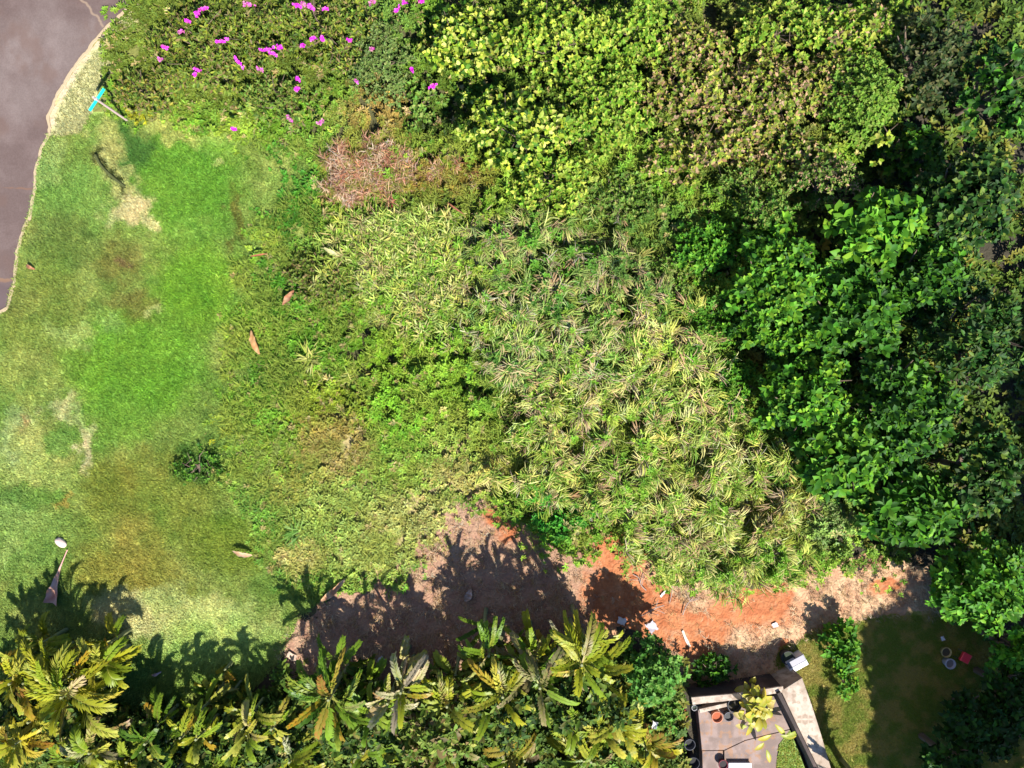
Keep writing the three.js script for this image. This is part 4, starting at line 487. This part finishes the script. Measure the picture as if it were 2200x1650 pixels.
{ // street sign: post with teal blade
  const base = W(272, 258), o = thing('street_sign', 'teal street name sign on a pale post at the road verge', 'sign', V(base.x, 0, base.z)), hh = 2.15;
  part('post', new THREE.CylinderGeometry(0.045, 0.05, hh + 0.35, 12).translate(0, (hh + 0.15) / 2, 0), M(C(226, 196, 186), 0.6), o);
  const bl = new RoundedBoxGeometry(1.06, 0.16, 0.03, 2, 0.012); part('sign_blade', bl, M([0.01, 0.5, 0.4], 0.45), o); const m = o.children[1]; m.position.set(0, hh, 0); m.rotation.y = 0.985; part('bracket', new RoundedBoxGeometry(0.11, 0.14, 0.11, 2, 0.02).translate(0, hh + 0.06, 0), M(C(214, 222, 232), 0.5), o);
}
// flat scraps that lie about: dry leaves, sheaths, stones, sticks, rubbish
function dryLeaf(name, label, cat, [x0, y0], [x1, y1], wid, pal, y = 0.05, arch = 0.08) {
  const a = W(x0, y0), e = W(x1, y1), d = V().subVectors(e, a), L = d.length(), o = thing(name, label, cat, V(a.x, gy(a.x, a.z) + y, a.z), Math.atan2(-d.z, d.x)), b = new Buf(), n = 9, col = vary(pal, 0.12); let prev;
  for (let i = 0; i <= n; i++) { const t = i / n, w = wid(t) * rr(0.7, 1.15), yy = arch * Math.sin(Math.PI * t) + 0.01, off = 0.12 * L * Math.sin(t * 3) * 0.3, c = col(), r = [b.v(t * L, yy + w * 0.35, off + w / 2, c), b.v(t * L, yy, off, col()), b.v(t * L, yy + w * 0.35, off - w / 2, c)]; if (prev) for (let k = 0; k < 2; k++) b.i.push(prev[k], prev[k + 1], r[k], prev[k + 1], r[k + 1], r[k]); prev = r; }
  part('blade', b.geo(), M([1, 1, 1], 0.85, { vertexColors: true }), o); return o;
}
const lens = (m) => t => m * Math.sin(Math.PI * clamp(t * 0.94 + 0.03)) ** 0.8 + 0.01, BRN = [C(180, 118, 78), C(160, 98, 62), C(196, 146, 104)];
dryLeaf('palm_sheath', 'long pinkish fallen palm sheath, widening towards the dark shade at the lower left', 'palm sheath', [149, 1180], [118, 1294], t => 0.06 + 0.62 * smooth(0.28, 1.1, t), [C(232, 178, 158), C(214, 148, 128), C(240, 198, 176)], 0.12, 0.05);
{ const w = W(135, 1164), o = thing('white_stone', 'white and pink lump at the upper end of the long palm sheath', 'stone', V(w.x, 0.02, w.z)); const g = new THREE.IcosahedronGeometry(0.24, 2), p = g.attributes.position; for (let i = 0; i < p.count; i++) { const f = 1 + 0.35 * (fbm(p.getX(i) * 4 + 9, p.getZ(i) * 4 + p.getY(i) * 3, 2) - 0.5); p.setXYZ(i, p.getX(i) * f * 1.25, (p.getY(i) * f + 0.24) * 0.8, p.getZ(i) * f); } g.computeVertexNormals(); part('lump', g, M(C(244, 214, 200, 0.55), 0.8), o); o.scale.set(0.9, 0.7, 0.75); o.rotation.y = -0.7; }
dryLeaf('fallen_leaf', 'largest orange brown fallen leaf on the weeds at the left of centre', 'leaf', [614, 658], [638, 627], lens(0.26), BRN, 0.4);
dryLeaf('fallen_leaf', 'pale brown curled leaf below the largest orange brown one', 'leaf', [548, 712], [566, 762], lens(0.26), [C(186, 140, 84), C(180, 130, 70), C(222, 176, 120)], 0.4);
dryLeaf('fallen_leaf', 'thin red brown leaf at the edge of the lawn above the largest fallen leaf', 'leaf', [544, 554], [580, 548], lens(0.1), [C(176, 104, 66), C(150, 88, 56)], 0.35);
dryLeaf('fallen_leaf', 'small tan leaf lying on straw at the lawn corner near the dirt', 'leaf', [506, 1180], [548, 1189], lens(0.2), [C(224, 186, 146), C(206, 164, 124)], 0.25);
dryLeaf('fallen_leaf', 'small red brown leaf on the lawn beside the road edge', 'leaf', [62, 570], [80, 580], lens(0.16), BRN, 0.12);
dryLeaf('fallen_leaf', 'reddish leaf in the grass below the dead brown weeds', 'leaf', [846, 452], [852, 425], lens(0.16), [C(190, 76, 66), C(170, 90, 70)], 0.5);
dryLeaf('fallen_leaf', 'thin orange branch of dead leaves right of the reddish leaf', 'leaf', [966, 448], [1000, 472], lens(0.08), [C(170, 104, 70), C(150, 90, 60)], 0.9);
dryLeaf('fallen_frond', 'long tan fallen frond on the dark soil under the weeds', 'frond', [690, 1290], [745, 1240], lens(0.26), [C(224, 184, 142), C(196, 140, 100)], 0.15);
dryLeaf('fallen_leaf', 'pale grass coloured leaf lying across the shaded weeds left of the pale long grass', 'leaf', [706, 540], [738, 556], lens(0.16), [C(224, 216, 170)], 0.7);
dryLeaf('fallen_leaf', 'pinkish leaf lying in the lawn shade near the bottom', 'leaf', [330, 1448], [350, 1440], lens(0.12), [C(220, 190, 190)], 0.12);
dryLeaf('fallen_leaf', 'bright straw leaf in the lawn shade left of the dark soil', 'leaf', [474, 1462], [522, 1470], lens(0.2), [C(230, 226, 140)], 0.4);
dryLeaf('fallen_leaf', 'thin pale leaf above the dark shadow on the tan dirt', 'leaf', [1000, 1290], [1012, 1262], lens(0.34), [C(224, 196, 180), C(200, 160, 130)], 0.12);
dryLeaf('board', 'white board on the orange dirt, pointing at the patio', 'board', [1466, 1354], [1482, 1388], () => 0.12, [C(244, 232, 214, 0.6)], 0.03, 0.01);
function scrap(name, label, cat, [px, py], s, c, y = 0.02) { const w = W(px, py), o = thing(name, label, cat, V(w.x, gy(w.x, w.z) + y, w.z), R() * 6), g = new THREE.PlaneGeometry(s[0] * 0.75, s[1] * 0.75, 5, 5).rotateX(-Math.PI / 2), p = g.attributes.position; for (let i = 0; i < p.count; i++) p.setXYZ(i, p.getX(i) * rr(0.75, 1.15), 0.12 * fbm(p.getX(i) * 6 + px, p.getZ(i) * 6, 2), p.getZ(i) * rr(0.75, 1.15)); g.computeVertexNormals(); part('sheet', g, M(c, 0.7), o); }
const WH = C(240, 234, 232, 0.6);
scrap('plastic_scrap', 'crumpled white plastic on the dirt left of the pale bottles', 'litter', [1335, 1333], [0.5, 0.4], WH);
scrap('plastic_scrap', 'greyish plastic sheet on the orange dirt above the round green bush', 'litter', [1400, 1345], [0.6, 0.5], C(206, 196, 206));
scrap('plastic_scrap', 'small white scrap on the tan dirt above the patio shade', 'litter', [1664, 1342], [0.24, 0.34], WH);
scrap('plastic_scrap', 'thin white scrap among the dead branches on the dirt', 'litter', [1425, 1275], [0.14, 0.5], WH);
scrap('plastic_scrap', 'white plastic among the feathery palms, left of the patio bush', 'litter', [1394, 1527], [0.42, 0.32], WH, 1.2);
scrap('plastic_scrap', 'torn white plastic on the dark soil between the yellowed plants', 'litter', [820, 1415], [0.5, 0.34], C(226, 214, 216), 0.1);
scrap('plastic_scrap', 'pale scrap at the left end of the dark soil', 'litter', [628, 1410], [0.4, 0.6], C(216, 186, 160), 0.06);
scrap('plastic_scrap', 'small pale scrap on the orange dirt under the cane grass', 'litter', [1268, 1112], [0.3, 0.3], C(214, 206, 196), 0.2);
scrap('plastic_scrap', 'small greyish scrap in the dark yard above the red chair', 'litter', [2023, 1370], [0.26, 0.2], WH);
scrap('plastic_scrap', 'pale crumpled sheet under the plants at the bottom edge right of the middle', 'litter', [1060, 1630], [0.6, 0.4], C(232, 220, 200), 1.6);
for (const [x, y, a, l, lab] of [[1440, 1265, 1.5, 1.2, 'dead branch on the dirt under the thin white scrap'], [1480, 1290, 1.1, 1.3, 'dead branch lying across the pinkish straw right of the thin white scrap'], [1400, 1310, 0.5, 1.1, 'dead branch on the orange dirt above the greyish plastic sheet'], [1375, 1250, 2.2, 0.9, 'short dead branch at the left of the branch heap on the dirt'], [1530, 1255, 2.6, 1, 'dead branch just below the cane grass']]) {
  const w = W(x, y), o = thing('dead_branch', lab, 'branch', V(w.x, gy(w.x, w.z) + 0.06, w.z), a), gs = [], tube = (pts, r) => gs.push(new THREE.TubeGeometry(new THREE.CatmullRomCurve3(pts), 10, r, 6));
  tube([V(-l / 2, 0, 0), V(-l * 0.15, 0.06, 0.08 * gauss()), V(l * 0.2, 0.05, 0.1 * gauss()), V(l / 2, 0.02, 0.12 * gauss())], 0.022); for (const s of [-1, 1, 1]) { const t = rr(-0.2, 0.3) * l; tube([V(t, 0.05, 0), V(t + 0.14, 0.09, s * 0.14), V(t + 0.3, 0.05, s * rr(0.25, 0.4))], 0.012); }
  part('branch', mergeGeometries(gs), M(C(190, 168, 156), 0.9), o);
}
{ const a = W(236, 372), o = thing('fallen_branch', 'dark rotting branch lying in the pale strip of the lawn near the road', 'branch', V(a.x, gy(a.x, a.z) + 0.05, a.z)); const pts = [[210, 336], [222, 358], [246, 382], [274, 404]].map(([x, y]) => { const w = W(x, y); return V(w.x - a.x, 0.04 + 0.03 * R(), w.z - a.z); }); part('branch', new THREE.TubeGeometry(new THREE.CatmullRomCurve3(pts), 20, 0.06, 7), M(C(86, 92, 38), 0.95), o); }
scene.environment = null;
renderer.render(scene, camera);
